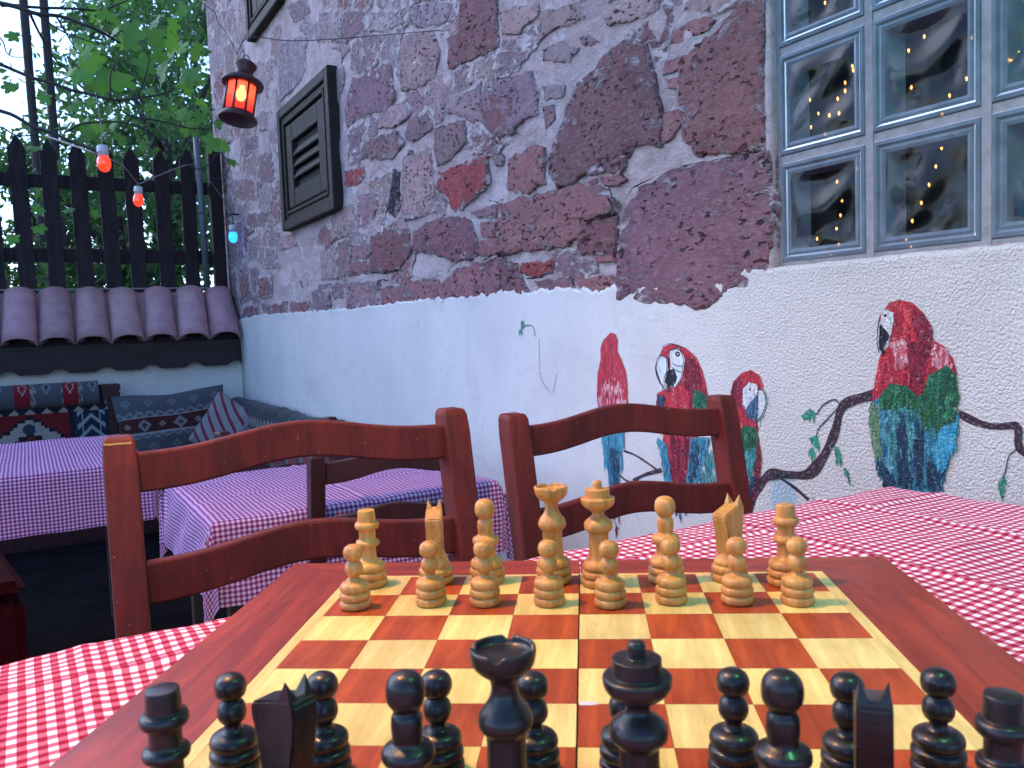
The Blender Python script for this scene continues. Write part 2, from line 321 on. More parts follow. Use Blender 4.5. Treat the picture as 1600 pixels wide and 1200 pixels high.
STONES=[
('g',5,[(3997,2541),(3598,2436),(3609,2288),(3755,2251),(4098,2259),(4074,2461)]),
('g',5,[(3382,2476),(3060,2375),(3092,2252),(3418,2362),(3435,2440)]),
('p',6,[(3024,2355),(2803,2288),(2813,2213),(3031,2229),(3060,2292)]),
('g',4,[(2739,2259),(2500,2171),(2412,2113),(2585,2133),(2748,2192)]),
('k',7,[(2437,2064),(2182,2005),(2134,1931),(2166,1854),(2298,1856),(2458,1884),(2464,1994)]),
('p',7,[(2980,2061),(2727,2024),(2551,2004),(2536,1882),(2622,1844),(2836,1887),(3057,1888),(3074,1951)]),
('d',9,[(2058,1945),(1979,1940),(1933,2101),(1733,2026),(1734,1826),(1838,1827),(2058,1853)]),
('p',6,[(2873,1790),(2514,1744),(2481,1693),(2584,1661),(2907,1723)]),
('p',7,[(2183,1685),(1974,1658),(1959,1598),(2055,1566),(2180,1557),(2190,1619)]),
('r',8,[(2166,1534),(2059,1528),(1844,1525),(1838,1439),(1927,1410),(2028,1386),(2086,1401),(2098,1436),(2188,1483)]),
('k',6,[(2469,1639),(2239,1622),(2214,1542),(2211,1412),(2476,1412),(2505,1490)]),
('r',5,[(3112,1702),(2889,1679),(2882,1645),(2971,1619),(3120,1648)]),
('p',6,[(2977,1578),(2767,1561),(2742,1502),(2876,1439),(2996,1445)]),
('k',6,[(3329,1568),(3031,1552),(3015,1490),(3128,1426),(3351,1433)]),
('p',4,[(4963,2242),(4609,2190),(4578,2114),(4938,2126)]),
('p',4,[(4639,2068),(4277,2020),(4268,1864),(4629,1902)]),
('p',4,[(5373,2052),(4717,1953),(4699,1819),(5348,1916)]),
('p',4,[(5029,1780),(4436,1711),(4499,1639),(4997,1688)]),
('g',4,[(4656,2607),(4170,2500),(4172,2299),(4569,2354)]),
('g',4,[(4533,2299),(4249,2242),(4249,2145),(4557,2202)]),
('k',6,[(2068,1750),(1871,1743),(1841,1633),(1933,1654),(2000,1689),(2116,1723)]),
('d',8,[(1848,1701),(1666,1683),(1664,1558),(1758,1573),(1829,1618)]),
('p',5,[(1787,1514),(1738,1510),(1728,1491),(1777,1482)]),
('p',6,[(1944,1368),(1774,1369),(1789,1335),(1892,1343)]),
('g',4,[(3380,2142),(3203,2156),(3082,2148),(3081,2072),(3172,2009)]),
('p',5,[(3855,2665),(3549,2607),(3471,2506),(3766,2557)]),
('g',5,[(2354,2143),(2156,2101),(2024,2043),(2073,2002),(2244,2045),(2377,2102)]),
('k',4,[(2684,1858),(2426,1840),(2377,1785),(2530,1770),(2713,1803)]),
('p',5,[(2398,1762),(2225,1749),(2215,1692),(2336,1677),(2441,1714)]),
('p',8,[(1847,1713),(1714,1722),(1572,1701),(1526,1631),(1535,1576),(1627,1579),(1725,1574),(1790,1585),(1801,1613),(1857,1677)]),
('p',4,[(1322,1718),(1286,1714),(1251,1688),(1278,1684),(1314,1697)]),
('d',12,[(1151,1655),(1074,1619),(1054,1576),(1041,1516),(1022,1464),(1028,1386),(1068,1404),(1122,1405),(1155,1387),(1165,1359),(1258,1375),(1351,1376),(1391,1366),(1441,1369),(1480,1415),(1483,1450),(1401,1533),(1378,1577),(1328,1612),(1255,1618),(1227,1640),(1193,1650)]),
('m',12,[(774,1610),(719,1623),(714,1518),(721,1440),(717,1375),(721,1324),(822,1340),(909,1353),(947,1392),(952,1439),(957,1494),(952,1555),(909,1565),(845,1580)]),
('m',6,[(973,1625),(926,1627),(881,1623),(854,1606),(876,1594),(940,1592),(981,1600)]),
('m',4,[(1003,1566),(955,1563),(952,1540),(1011,1540)]),
('m',5,[(1015,1458),(959,1454),(956,1430),(988,1401),(1021,1394),(1019,1445)]),
('m',9,[(1694,1491),(1552,1495),(1509,1478),(1504,1385),(1641,1381),(1707,1406)]),
('p',5,[(1789,1512),(1731,1504),(1739,1477),(1784,1489)]),
('p',5,[(1912,1366),(1787,1368),(1783,1339),(1906,1352)]),
('m',13,[(1761,1365),(1642,1366),(1352,1354),(1260,1339),(1209,1305),(1185,1276),(1203,1258),(1301,1260),(1330,1237),(1400,1206),(1515,1207),(1629,1212),(1780,1214),(1767,1289)]),
('d',11,[(1320,1249),(1195,1251),(1187,1230),(1207,1166),(1343,1179),(1360,1219)]),
('m',9,[(1250,1358),(1182,1354),(1154,1337),(1183,1326),(1234,1337)]),
('d',5,[(1305,1357),(1268,1359),(1264,1348),(1296,1345)]),
('m',6,[(1887,1330),(1785,1317),(1781,1275),(1884,1282)]),
('m',6,[(1906,1272),(1782,1267),(1786,1221),(1910,1228)]),
('p',4,[(1507,1592),(1449,1583),(1451,1545),(1494,1532)]),
('g',4,[(1508,1649),(1405,1622),(1417,1597),(1490,1605)]),
('k',5,[(1496,1837),(1308,1805),(1293,1753),(1426,1775),(1511,1774)]),
('k',6,[(1222,1745),(1155,1742),(1092,1739),(1005,1708),(1035,1681),(1110,1692),(1206,1714)]),
('m',4,[(1001,1528),(960,1522),(957,1499),(997,1508)]),
('k',5,[(1712,1910),(1526,1875),(1517,1844),(1609,1823),(1704,1847)]),
('k',4,[(1409,1732),(1333,1693),(1373,1672),(1493,1713),(1502,1743)]),
('p',7,[(3082,1376),(2879,1362),(2864,1315),(2909,1304),(3101,1329)]),
('m',6,[(3103,1312),(2909,1299),(2883,1256),(3125,1251)]),
('d',9,[(2832,1388),(2748,1400),(2453,1359),(2434,1296),(2556,1238),(2709,1235),(2862,1247),(2859,1315)]),
('d',10,[(2402,1353),(2318,1376),(2051,1373),(1950,1330),(1909,1284),(1908,1232),(1985,1222),(2066,1220),(2265,1273),(2409,1293)]),
('m',9,[(2068,1199),(1923,1199),(1779,1206),(1774,1125),(1812,1082),(1933,1082),(2076,1107),(2201,1088),(2202,1152),(2097,1183)]),
('m',8,[(2491,1184),(2214,1178),(2210,1146),(2224,1083),(2484,1094)]),
('p',8,[(3179,1218),(2773,1207),(2786,1106),(3171,1106)]),
('m',6,[(2747,1175),(2620,1175),(2511,1158),(2520,1088),(2747,1097)]),
('p',6,[(3387,1226),(3204,1222),(3200,1161),(3370,1165)]),
('p',7,[(3683,1208),(3419,1202),(3418,1124),(3736,1090)]),
('m',6,[(4130,1183),(3737,1172),(3752,1091),(4077,1081)]),
('m',6,[(4617,1183),(4166,1189),(4169,1083),(4596,1084)]),
('m',5,[(4828,1362),(4471,1348),(4498,1232),(4791,1224)]),
('m',5,[(5305,1420),(5014,1410),(4977,1256),(5302,1224)]),
('p',5,[(5548,1805),(5111,1737),(5126,1478),(5577,1491)]),
('m',5,[(5254,1198),(4752,1189),(4730,1087),(5283,1088)]),
('g',4,[(4984,1628),(4746,1602),(4760,1447),(5027,1458)]),
('m',4,[(3898,1278),(3749,1277),(3756,1240),(3855,1237)]),
('k',4,[(3529,1395),(3280,1388),(3302,1255),(3523,1262)]),
('p',4,[(3586,1239),(3413,1237),(3417,1211),(3576,1211)]),
('p',4,[(5584,1466),(5382,1451),(5407,1254),(5619,1238)]),
('k',4,[(4283,1550),(3917,1528),(3897,1459),(4260,1476)]),
('g',4,[(4584,1519),(4336,1494),(4318,1389),(4611,1402)]),
('v',14,[(1197,1051),(1187,1159),(1165,1240),(1132,1285),(1088,1311),(951,1324),(823,1321),(715,1314),(707,1236),(709,1145),(720,1084),(800,1058),(893,1023)]),
('m',6,[(1285,1173),(1210,1171),(1203,1146),(1277,1152)]),
('r',7,[(1637,1180),(1479,1172),(1481,1142),(1585,1134),(1650,1155)]),
('d',8,[(1935,1190),(1765,1206),(1661,1168),(1621,1096),(1750,1079),(1945,1075)]),
('m',6,[(1575,1124),(1395,1119),(1387,1088),(1535,1086)]),
('m',7,[(1359,1110),(1254,1118),(1205,1104),(1215,1059),(1325,1064)]),
('s',3,[(2428,1664),(2389,1649),(2408,1584),(2396,1524),(2434,1520),(2456,1586)]),
('s',3,[(2569,1621),(2512,1599),(2542,1541),(2498,1489),(2571,1436),(2654,1466),(2626,1524),(2584,1563)]),
('P',3,[(5346,2834),(5303,2872),(5232,2889),(5157,2890),(5088,2873),(5036,2841),(5028,2798),(5027,2753),(5078,2720),(5144,2699),(5220,2696),(5288,2715),(5340,2747),(5356,2790)]),
('P',4,[(3511,2937),(3468,2963),(3422,2988),(3359,2996),(3304,2976),(3266,2947),(3240,2913),(3260,2878),(3287,2845),(3336,2821),(3399,2825),(3453,2838),(3490,2866),(3512,2899)]),
('G',4,[(5554,2457),(5525,2497),(5478,2527),(5418,2531),(5356,2525),(5313,2489),(5298,2442),(5302,2395),(5325,2350),(5375,2319),(5438,2315),(5492,2338),(5537,2367),(5558,2410)]),
('K',3,[(3228,2723),(3208,2783),(3150,2827),(3079,2863),(2991,2860),(2923,2823),(2870,2779),(2852,2721),(2871,2663),(2915,2610),(2996,2592),(3079,2589),(3162,2609),(3202,2665)]),
('G',3,[(5619,3083),(5602,3122),(5550,3146),(5495,3167),(5430,3160),(5370,3143),(5345,3104),(5329,3065),(5353,3027),(5398,2998),(5458,2984),(5525,2981),(5579,3007),(5619,3041)]),
('M',3,[(2797,2591),(2761,2642),(2693,2665),(2619,2672),(2552,2649),(2488,2615),(2473,2556),(2495,2502),(2529,2453),(2595,2427),(2669,2417),(2738,2440),(2793,2480),(2811,2536)]),
('M',2,[(5767,2723),(5739,2775),(5683,2817),(5602,2838),(5511,2841),(5436,2808),(5390,2760),(5381,2705),(5388,2647),(5461,2611),(5543,2593),(5630,2592),(5713,2616),(5758,2667)]),
('M',4,[(5758,2172),(5716,2225),(5646,2268),(5552,2268),(5466,2249),(5394,2209),(5378,2147),(5390,2089),(5426,2033),(5500,1997),(5592,1992),(5672,2018),(5746,2053),(5762,2113)]),
('G',4,[(2475,2441),(2425,2472),(2367,2494),(2296,2501),(2233,2480),(2187,2448),(2152,2408),(2173,2363),(2213,2325),(2279,2306),(2351,2308),(2417,2322),(2471,2353),(2484,2397)]),
('P',4,[(3740,3207),(3708,3264),(3625,3293),(3535,3315),(3449,3286),(3384,3245),(3339,3193),(3360,3134),(3391,3078),(3471,3047),(3561,3030),(3644,3059),(3712,3095),(3745,3149)]),
('M',4,[(5223,2437),(5180,2486),(5116,2515),(5042,2534),(4974,2503),(4902,2473),(4885,2411),(4905,2353),(4931,2295),(5004,2273),(5079,2251),(5150,2279),(5208,2320),(5239,2377)]),
('G',2,[(5328,3232),(5314,3273),(5261,3296),(5199,3304),(5137,3296),(5095,3265),(5059,3229),(5061,3185),(5104,3152),(5149,3126),(5209,3113),(5267,3129),(5313,3155),(5345,3192)]),
('K',3,[(4940,2913),(4919,2952),(4872,2975),(4818,2981),(4766,2971),(4718,2949),(4695,2910),(4700,2867),(4721,2828),(4770,2808),(4822,2796),(4883,2796),(4918,2833),(4949,2870)]),
('P',4,[(2187,2296),(2157,2330),(2108,2358),(2040,2359),(1971,2358),(1923,2328),(1899,2291),(1897,2252),(1928,2216),(1980,2190),(2048,2189),(2110,2198),(2165,2220),(2201,2255)]),
('P',2,[(3786,2854),(3745,2906),(3681,2941),(3600,2954),(3525,2928),(3499,2870),(3445,2826),(3457,2767),(3495,2714),(3555,2670),(3639,2675),(3713,2694),(3782,2730),(3799,2794)]),
('P',3,[(5838,3276),(5831,3340),(5757,3380),(5669,3396),(5580,3385),(5495,3359),(5442,3303),(5454,3239),(5486,3182),(5559,3150),(5635,3122),(5725,3128),(5797,3165),(5839,3218)]),
('M',2,[(4432,1729),(4395,1790),(4349,1846),(4266,1854),(4186,1867),(4118,1830),(4071,1779),(4056,1716),(4074,1652),(4123,1598),(4202,1574),(4284,1583),(4354,1614),(4401,1665)]),
('K',3,[(3272,3024),(3243,3060),(3195,3084),(3139,3092),(3087,3078),(3043,3056),(3019,3021),(3015,2981),(3047,2949),(3087,2923),(3141,2912),(3194,2923),(3234,2950),(3265,2982)]),
('M',2,[(3514,2681),(3475,2712),(3427,2729),(3373,2740),(3326,2718),(3283,2689),(3272,2647),(3286,2605),(3317,2572),(3362,2546),(3418,2547),(3466,2566),(3505,2596),(3516,2638)]),
('K',4,[(1721,2097),(1688,2135),(1636,2162),(1570,2165),(1514,2141),(1469,2108),(1452,2063),(1471,2019),(1498,1976),(1556,1954),(1621,1957),(1680,1972),(1719,2009),(1740,2053)]),
('M',2,[(5840,1864),(5827,1917),(5774,1956),(5705,1976),(5631,1971),(5562,1950),(5514,1907),(5516,1852),(5564,1814),(5578,1760),(5648,1743),(5723,1740),(5793,1764),(5831,1812)]),
('P',4,[(5797,2502),(5766,2532),(5718,2546),(5669,2544),(5626,2529),(5592,2503),(5576,2467),(5590,2431),(5621,2402),(5665,2383),(5715,2385),(5756,2405),(5796,2428),(5812,2465)]),
('M',4,[(5148,2681),(5088,2709),(5040,2740),(4966,2760),(4890,2741),(4825,2712),(4826,2664),(4850,2626),(4866,2588),(4917,2556),(4993,2549),(5068,2561),(5122,2593),(5158,2634)]),
('G',3,[(5837,2983),(5831,3037),(5770,3076),(5689,3084),(5625,3051),(5595,3013),(5552,2985),(5492,2936),(5537,2887),(5598,2848),(5679,2834),(5755,2855),(5825,2882),(5839,2935)]),
('P',4,[(1875,2213),(1845,2235),(1806,2248),(1760,2254),(1718,2240),(1695,2215),(1676,2188),(1692,2161),(1715,2137),(1754,2124),(1800,2120),(1842,2132),(1869,2156),(1884,2184)]),
('G',4,[(3028,2470),(3018,2505),(2986,2535),(2935,2544),(2882,2551),(2842,2525),(2809,2498),(2804,2462),(2814,2427),(2851,2402),(2897,2391),(2949,2384),(2993,2404),(3023,2434)]),
('P',4,[(5410,2593),(5375,2641),(5312,2671),(5239,2690),(5163,2673),(5148,2613),(5115,2580),(5089,2534),(5152,2507),(5193,2482),(5249,2440),(5303,2481),(5334,2514),(5405,2539)]),
('P',4,[(5247,3030),(5220,3058),(5179,3084),(5117,3090),(5061,3076),(5027,3050),(4994,3023),(4997,2990),(5028,2962),(5073,2940),(5130,2935),(5183,2948),(5231,2966),(5254,2997)]),
('K',2,[(5838,1614),(5837,1653),(5798,1692),(5722,1710),(5638,1705),(5579,1671),(5586,1624),(5585,1591),(5592,1556),(5610,1504),(5694,1494),(5777,1501),(5837,1533),(5838,1579)]),
('G',3,[(1494,1967),(1480,1995),(1455,2033),(1390,2044),(1324,2034),(1273,2008),(1232,1976),(1236,1935),(1259,1896),(1319,1873),(1386,1866),(1456,1870),(1509,1897),(1547,1932)]),
('G',4,[(4386,2093),(4356,2149),(4239,2137),(4197,2202),(4105,2196),(4058,2147),(4058,2098),(4057,2063),(4057,2022),(4079,1965),(4164,1948),(4252,1956),(4267,2022),(4359,2038)]),
('G',3,[(2692,2338),(2652,2373),(2609,2399),(2555,2408),(2498,2403),(2480,2359),(2450,2331),(2435,2292),(2454,2251),(2500,2224),(2557,2223),(2611,2230),(2651,2258),(2681,2293)]),
('K',2,[(3331,2558),(3297,2581),(3279,2611),(3240,2675),(3184,2623),(3151,2596),(3059,2582),(3038,2524),(3074,2469),(3138,2431),(3218,2440),(3279,2455),(3343,2471),(3420,2505)]),
('P',2,[(3029,2955),(3005,2979),(2986,3017),(2928,3030),(2879,3006),(2846,2981),(2795,2956),(2816,2918),(2865,2901),(2893,2880),(2936,2843),(2985,2870),(3038,2886),(3069,2920)]),
('G',2,[(5523,2894),(5488,2925),(5475,2973),(5416,2982),(5340,3017),(5272,2982),(5233,2926),(5313,2873),(5337,2848),(5358,2823),(5390,2767),(5436,2815),(5470,2832),(5541,2847)]),
('K',3,[(5240,3359),(5203,3398),(5138,3423),(5064,3442),(4985,3428),(4909,3407),(4940,3355),(4962,3327),(4987,3307),(4993,3265),(5057,3239),(5103,3286),(5137,3303),(5239,3314)]),
('P',2,[(5478,3354),(5520,3425),(5439,3444),(5371,3443),(5306,3444),(5229,3430),(5248,3363),(5250,3322),(5286,3294),(5320,3275),(5355,3201),(5434,3209),(5439,3287),(5453,3319)]),
('M',2,[(1270,1877),(1246,1904),(1203,1925),(1146,1926),(1106,1902),(1065,1883),(1036,1852),(1048,1816),(1085,1786),(1139,1770),(1200,1769),(1247,1790),(1293,1813),(1304,1848)]),
('G',3,[(2528,2213),(2470,2236),(2444,2253),(2420,2295),(2364,2291),(2305,2282),(2279,2245),(2264,2207),(2286,2171),(2332,2152),(2376,2141),(2426,2134),(2461,2159),(2495,2181)]),
('G',2,[(2467,2602),(2452,2639),(2415,2664),(2370,2680),(2327,2661),(2292,2645),(2258,2622),(2241,2585),(2260,2549),(2295,2522),(2342,2511),(2394,2506),(2434,2532),(2461,2564)]),
('P',2,[(5120,2103),(5088,2125),(5069,2149),(5029,2166),(4979,2164),(4952,2138),(4930,2118),(4904,2093),(4918,2065),(4955,2047),(4996,2035),(5041,2039),(5085,2049),(5112,2073)]),
('K',4,[(940,1691),(925,1722),(899,1748),(857,1762),(811,1762),(770,1747),(745,1720),(736,1689),(750,1659),(773,1632),(815,1621),(859,1624),(897,1638),(934,1658)]),
('M',3,[(2879,2383),(2840,2403),(2808,2421),(2763,2452),(2721,2422),(2673,2407),(2665,2373),(2699,2347),(2698,2317),(2720,2276),(2781,2275),(2821,2304),(2867,2318),(2926,2346)]),
('K',3,[(4208,2547),(4215,2581),(4203,2626),(4138,2637),(4074,2637),(4014,2620),(3970,2587),(4016,2545),(4033,2522),(4057,2503),(4084,2472),(4143,2453),(4159,2506),(4199,2519)]),
('G',2,[(5839,2308),(5838,2340),(5808,2373),(5748,2381),(5690,2372),(5639,2353),(5606,2322),(5610,2285),(5665,2266),(5693,2247),(5732,2215),(5789,2226),(5838,2244),(5840,2280)]),
('K',2,[(4735,1583),(4760,1652),(4681,1645),(4624,1646),(4563,1637),(4483,1615),(4456,1555),(4573,1526),(4602,1508),(4616,1443),(4693,1419),(4744,1469),(4742,1522),(4736,1554)]),
('K',3,[(4871,3052),(4838,3101),(4740,3093),(4679,3117),(4601,3112),(4603,3055),(4601,3026),(4600,3001),(4601,2967),(4615,2898),(4703,2936),(4740,2968),(4778,2983),(4894,3000)]),
('G',2,[(3333,3166),(3333,3193),(3303,3219),(3247,3223),(3203,3205),(3171,3187),(3138,3166),(3132,3136),(3155,3107),(3203,3091),(3257,3090),(3309,3095),(3352,3113),(3342,3145)]),
('P',2,[(3279,1332),(3271,1362),(3269,1422),(3198,1411),(3139,1414),(3068,1403),(3116,1338),(3113,1314),(3122,1290),(3138,1260),(3178,1233),(3237,1230),(3296,1249),(3280,1301)]),
('P',4,[(3072,1789),(3061,1812),(3062,1854),(3007,1876),(2938,1877),(2848,1877),(2785,1836),(2896,1784),(2906,1762),(2921,1737),(2953,1696),(3018,1702),(3088,1711),(3072,1762)]),
('K',2,[(5503,1890),(5522,1926),(5481,1953),(5423,1959),(5376,1938),(5363,1910),(5309,1902),(5281,1871),(5312,1842),(5345,1813),(5402,1810),(5459,1808),(5502,1831),(5503,1864)]),
('P',4,[(2970,2153),(2942,2197),(2862,2206),(2806,2214),(2761,2191),(2732,2174),(2689,2158),(2626,2123),(2644,2077),(2706,2045),(2784,2048),(2850,2056),(2925,2067),(2968,2106)]),
('K',2,[(3799,3372),(3793,3403),(3746,3417),(3694,3422),(3646,3410),(3603,3392),(3593,3361),(3602,3333),(3623,3305),(3670,3291),(3722,3283),(3774,3294),(3799,3321),(3799,3348)]),
('P',2,[(4900,2335),(4894,2364),(4870,2422),(4804,2381),(4774,2357),(4746,2339),(4696,2315),(4669,2268),(4714,2228),(4796,2230),(4854,2239),(4912,2248),(4993,2264),(4912,2313)]),
('G',3,[(3797,3026),(3798,3062),(3763,3089),(3713,3093),(3676,3068),(3642,3051),(3614,3025),(3615,2991),(3634,2958),(3680,2950),(3719,2927),(3767,2936),(3799,2963),(3798,2998)]),
('P',4,[(2194,2468),(2171,2500),(2126,2513),(2080,2517),(2049,2491),(2018,2476),(1985,2451),(1994,2417),(2018,2389),(2056,2368),(2104,2367),(2147,2378),(2150,2416),(2168,2436)]),
('G',4,[(4619,1835),(4586,1866),(4533,1877),(4482,1877),(4431,1869),(4381,1847),(4384,1807),(4411,1778),(4433,1752),(4467,1727),(4518,1727),(4569,1735),(4622,1756),(4628,1797)]),
('K',3,[(2275,1787),(2250,1819),(2213,1844),(2160,1845),(2108,1854),(2067,1832),(2031,1805),(2029,1770),(2083,1752),(2114,1743),(2134,1700),(2187,1704),(2207,1739),(2231,1759)]),
('K',4,[(5546,1223),(5441,1237),(5405,1245),(5383,1328),(5320,1292),(5321,1235),(5314,1214),(5273,1190),(5287,1159),(5308,1119),(5365,1119),(5419,1120),(5500,1120),(5545,1166)]),
('P',2,[(4991,1369),(4989,1391),(4996,1443),(4927,1446),(4865,1438),(4787,1432),(4752,1392),(4841,1355),(4833,1329),(4834,1279),(4904,1269),(4967,1286),(4980,1327),(4981,1350)]),
('M',3,[(2615,2719),(2579,2749),(2535,2781),(2471,2750),(2438,2732),(2409,2718),(2384,2696),(2409,2673),(2434,2659),(2456,2640),(2497,2630),(2530,2648),(2559,2662),(2647,2680)]),
('G',4,[(2262,2196),(2264,2218),(2261,2268),(2199,2244),(2171,2222),(2158,2206),(2121,2194),(2062,2161),(2100,2130),(2152,2110),(2209,2128),(2250,2135),(2305,2143),(2271,2179)]),
('K',3,[(4936,2048),(4902,2082),(4868,2109),(4819,2108),(4777,2109),(4721,2109),(4604,2101),(4656,2035),(4651,1979),(4733,1968),(4789,1976),(4828,1983),(4866,1992),(4949,1999)]),
('P',2,[(1103,1766),(1059,1797),(1033,1830),(982,1827),(947,1806),(921,1793),(866,1782),(912,1748),(928,1732),(939,1712),(959,1656),(992,1711),(1015,1722),(1048,1734)]),
('K',4,[(2120,2115),(2077,2135),(2061,2156),(2033,2180),(1989,2180),(1904,2204),(1875,2158),(1936,2114),(1947,2093),(1953,2063),(1977,2006),(2031,2059),(2065,2070),(2099,2086)]),
('K',3,[(5260,1802),(5236,1848),(5184,1878),(5115,1868),(5071,1861),(5030,1853),(4955,1845),(4928,1802),(5042,1786),(5042,1761),(5058,1705),(5110,1751),(5144,1759),(5204,1767)]),
('K',2,[(3448,2771),(3439,2811),(3353,2814),(3312,2822),(3247,2871),(3167,2854),(3219,2789),(3224,2769),(3224,2751),(3233,2728),(3254,2670),(3315,2718),(3345,2734),(3368,2750)]),
('G',4,[(4456,1571),(4464,1589),(4486,1636),(4434,1672),(4374,1621),(4345,1605),(4320,1590),(4232,1568),(4300,1543),(4294,1495),(4374,1510),(4422,1511),(4470,1519),(4447,1557)]),
('G',3,[(5840,2610),(5840,2640),(5810,2669),(5761,2662),(5738,2631),(5721,2616),(5689,2600),(5663,2568),(5710,2551),(5746,2542),(5783,2526),(5838,2522),(5840,2565),(5840,2589)]),
('G',4,[(2664,2060),(2631,2093),(2612,2132),(2543,2117),(2505,2108),(2460,2108),(2386,2099),(2456,2057),(2467,2039),(2473,2015),(2483,1931),(2543,2008),(2575,2018),(2637,2024)]),
('K',2,[(2852,1606),(2757,1621),(2692,1612),(2651,1613),(2592,1622),(2594,1580),(2608,1556),(2628,1543),(2634,1528),(2649,1509),(2703,1428),(2779,1455),(2742,1528),(2752,1552)]),
('G',2,[(3600,2453),(3682,2502),(3612,2517),(3553,2508),(3515,2501),(3477,2493),(3395,2486),(3448,2445),(3443,2414),(3486,2400),(3527,2392),(3577,2375),(3584,2420),(3588,2438)]),
('K',3,[(5126,2913),(5074,2932),(5047,2947),(5017,2957),(4966,2985),(4929,2957),(4947,2913),(4953,2890),(4953,2866),(4954,2816),(5005,2810),(5038,2849),(5063,2862),(5093,2880)]),
('P',4,[(2888,2632),(2875,2644),(2862,2668),(2824,2694),(2777,2682),(2763,2648),(2784,2620),(2800,2604),(2810,2590),(2816,2544),(2864,2545),(2906,2558),(3021,2552),(2904,2616)]),
('K',4,[(2263,2536),(2254,2549),(2242,2564),(2216,2588),(2182,2572),(2160,2557),(2139,2542),(2122,2520),(2170,2511),(2186,2500),(2208,2472),(2239,2492),(2264,2503),(2293,2517)]),
('P',3,[(5836,1184),(5837,1210),(5819,1252),(5763,1222),(5721,1221),(5667,1211),(5637,1180),(5640,1142),(5678,1112),(5739,1111),(5782,1111),(5831,1111),(5840,1143),(5840,1165)]),
('M',3,[(5095,1667),(5096,1695),(5056,1700),(5021,1701),(5005,1677),(4954,1678),(4832,1654),(4992,1637),(5002,1624),(5008,1582),(5074,1522),(5103,1592),(5103,1627),(5096,1649)]),
('K',2,[(1904,2310),(1925,2336),(1922,2379),(1856,2373),(1817,2350),(1795,2334),(1780,2319),(1737,2298),(1706,2255),(1794,2259),(1834,2248),(1896,2223),(1887,2282),(1893,2296)]),
('G',3,[(5653,2547),(5654,2585),(5590,2581),(5554,2580),(5510,2589),(5453,2581),(5442,2545),(5498,2520),(5522,2511),(5533,2496),(5559,2464),(5584,2495),(5591,2513),(5607,2523)]),
('P',2,[(1764,1774),(1745,1811),(1705,1836),(1649,1820),(1619,1813),(1573,1821),(1522,1805),(1512,1766),(1583,1750),(1608,1743),(1625,1728),(1653,1727),(1686,1730),(1753,1734)]),
('D',3,[(1142,1668),(1076,1676),(1035,1668),(1006,1693),(976,1676),(968,1654),(968,1636),(979,1623),(993,1614),(995,1577),(1036,1567),(1048,1607),(1055,1621),(1072,1632)]),
('P',2,[(5328,3074),(5334,3096),(5346,3143),(5293,3132),(5263,3117),(5241,3108),(5182,3109),(5208,3074),(5233,3057),(5241,3039),(5257,3006),(5296,3006),(5329,3022),(5327,3055)]),
('M',4,[(5616,2340),(5659,2373),(5622,2393),(5585,2418),(5550,2372),(5537,2358),(5523,2350),(5504,2336),(5459,2299),(5489,2267),(5549,2279),(5588,2280),(5598,2312),(5605,2326)]),
('K',2,[(3464,3043),(3398,3068),(3375,3091),(3333,3093),(3300,3085),(3265,3082),(3258,3060),(3264,3042),(3280,3030),(3282,3013),(3294,2976),(3332,2999),(3359,3008),(3483,2991)]),
('K',2,[(1929,1796),(1889,1819),(1836,1814),(1805,1814),(1770,1814),(1768,1788),(1768,1773),(1770,1761),(1761,1737),(1788,1726),(1819,1726),(1854,1726),(1863,1749),(1931,1761)]),
('M',3,[(1984,1582),(1950,1610),(1926,1643),(1860,1630),(1831,1604),(1815,1597),(1804,1588),(1792,1577),(1714,1538),(1769,1519),(1825,1520),(1864,1536),(1897,1544),(1936,1556)]),
('K',4,[(3589,3382),(3611,3419),(3565,3428),(3526,3404),(3504,3397),(3488,3387),(3476,3374),(3426,3347),(3453,3321),(3499,3312),(3541,3318),(3591,3311),(3590,3348),(3584,3366)]),
('M',3,[(3554,1474),(3503,1501),(3449,1502),(3415,1500),(3384,1501),(3361,1488),(3362,1467),(3361,1452),(3370,1438),(3362,1398),(3408,1408),(3444,1407),(3487,1415),(3547,1433)]),
('P',3,[(1464,1166),(1480,1197),(1420,1198),(1388,1197),(1361,1196),(1352,1179),(1346,1169),(1288,1157),(1280,1127),(1332,1118),(1368,1110),(1399,1128),(1438,1126),(1477,1140)]),
('G',2,[(5063,2224),(5069,2245),(5045,2253),(5023,2261),(4997,2261),(4969,2253),(4978,2227),(4969,2211),(4971,2191),(4989,2175),(5017,2175),(5048,2167),(5056,2193),(5055,2210)]),
('P',2,[(2390,1821),(2417,1860),(2364,1852),(2336,1853),(2312,1845),(2268,1846),(2257,1819),(2283,1798),(2275,1768),(2316,1768),(2344,1767),(2374,1768),(2366,1797),(2376,1806)]),
('M',2,[(5309,2355),(5304,2366),(5295,2394),(5245,2428),(5241,2372),(5236,2357),(5232,2346),(5225,2332),(5206,2295),(5256,2296),(5299,2286),(5365,2280),(5341,2327),(5320,2346)]),
('P',3,[(5460,2280),(5446,2296),(5425,2309),(5397,2308),(5352,2323),(5370,2281),(5352,2270),(5370,2257),(5379,2248),(5391,2239),(5410,2232),(5428,2240),(5448,2247),(5472,2261)]),
('G',3,[(3094,1436),(3072,1445),(3054,1452),(3032,1469),(3009,1455),(3003,1440),(2993,1430),(2894,1401),(2941,1375),(3007,1384),(3040,1383),(3063,1397),(3069,1412),(3111,1419)]),
('K',2,[(4272,2284),(4209,2293),(4170,2283),(4141,2342),(4112,2303),(4115,2270),(4104,2254),(4058,2221),(4072,2181),(4138,2208),(4163,2209),(4191,2207),(4231,2214),(4232,2244)]),
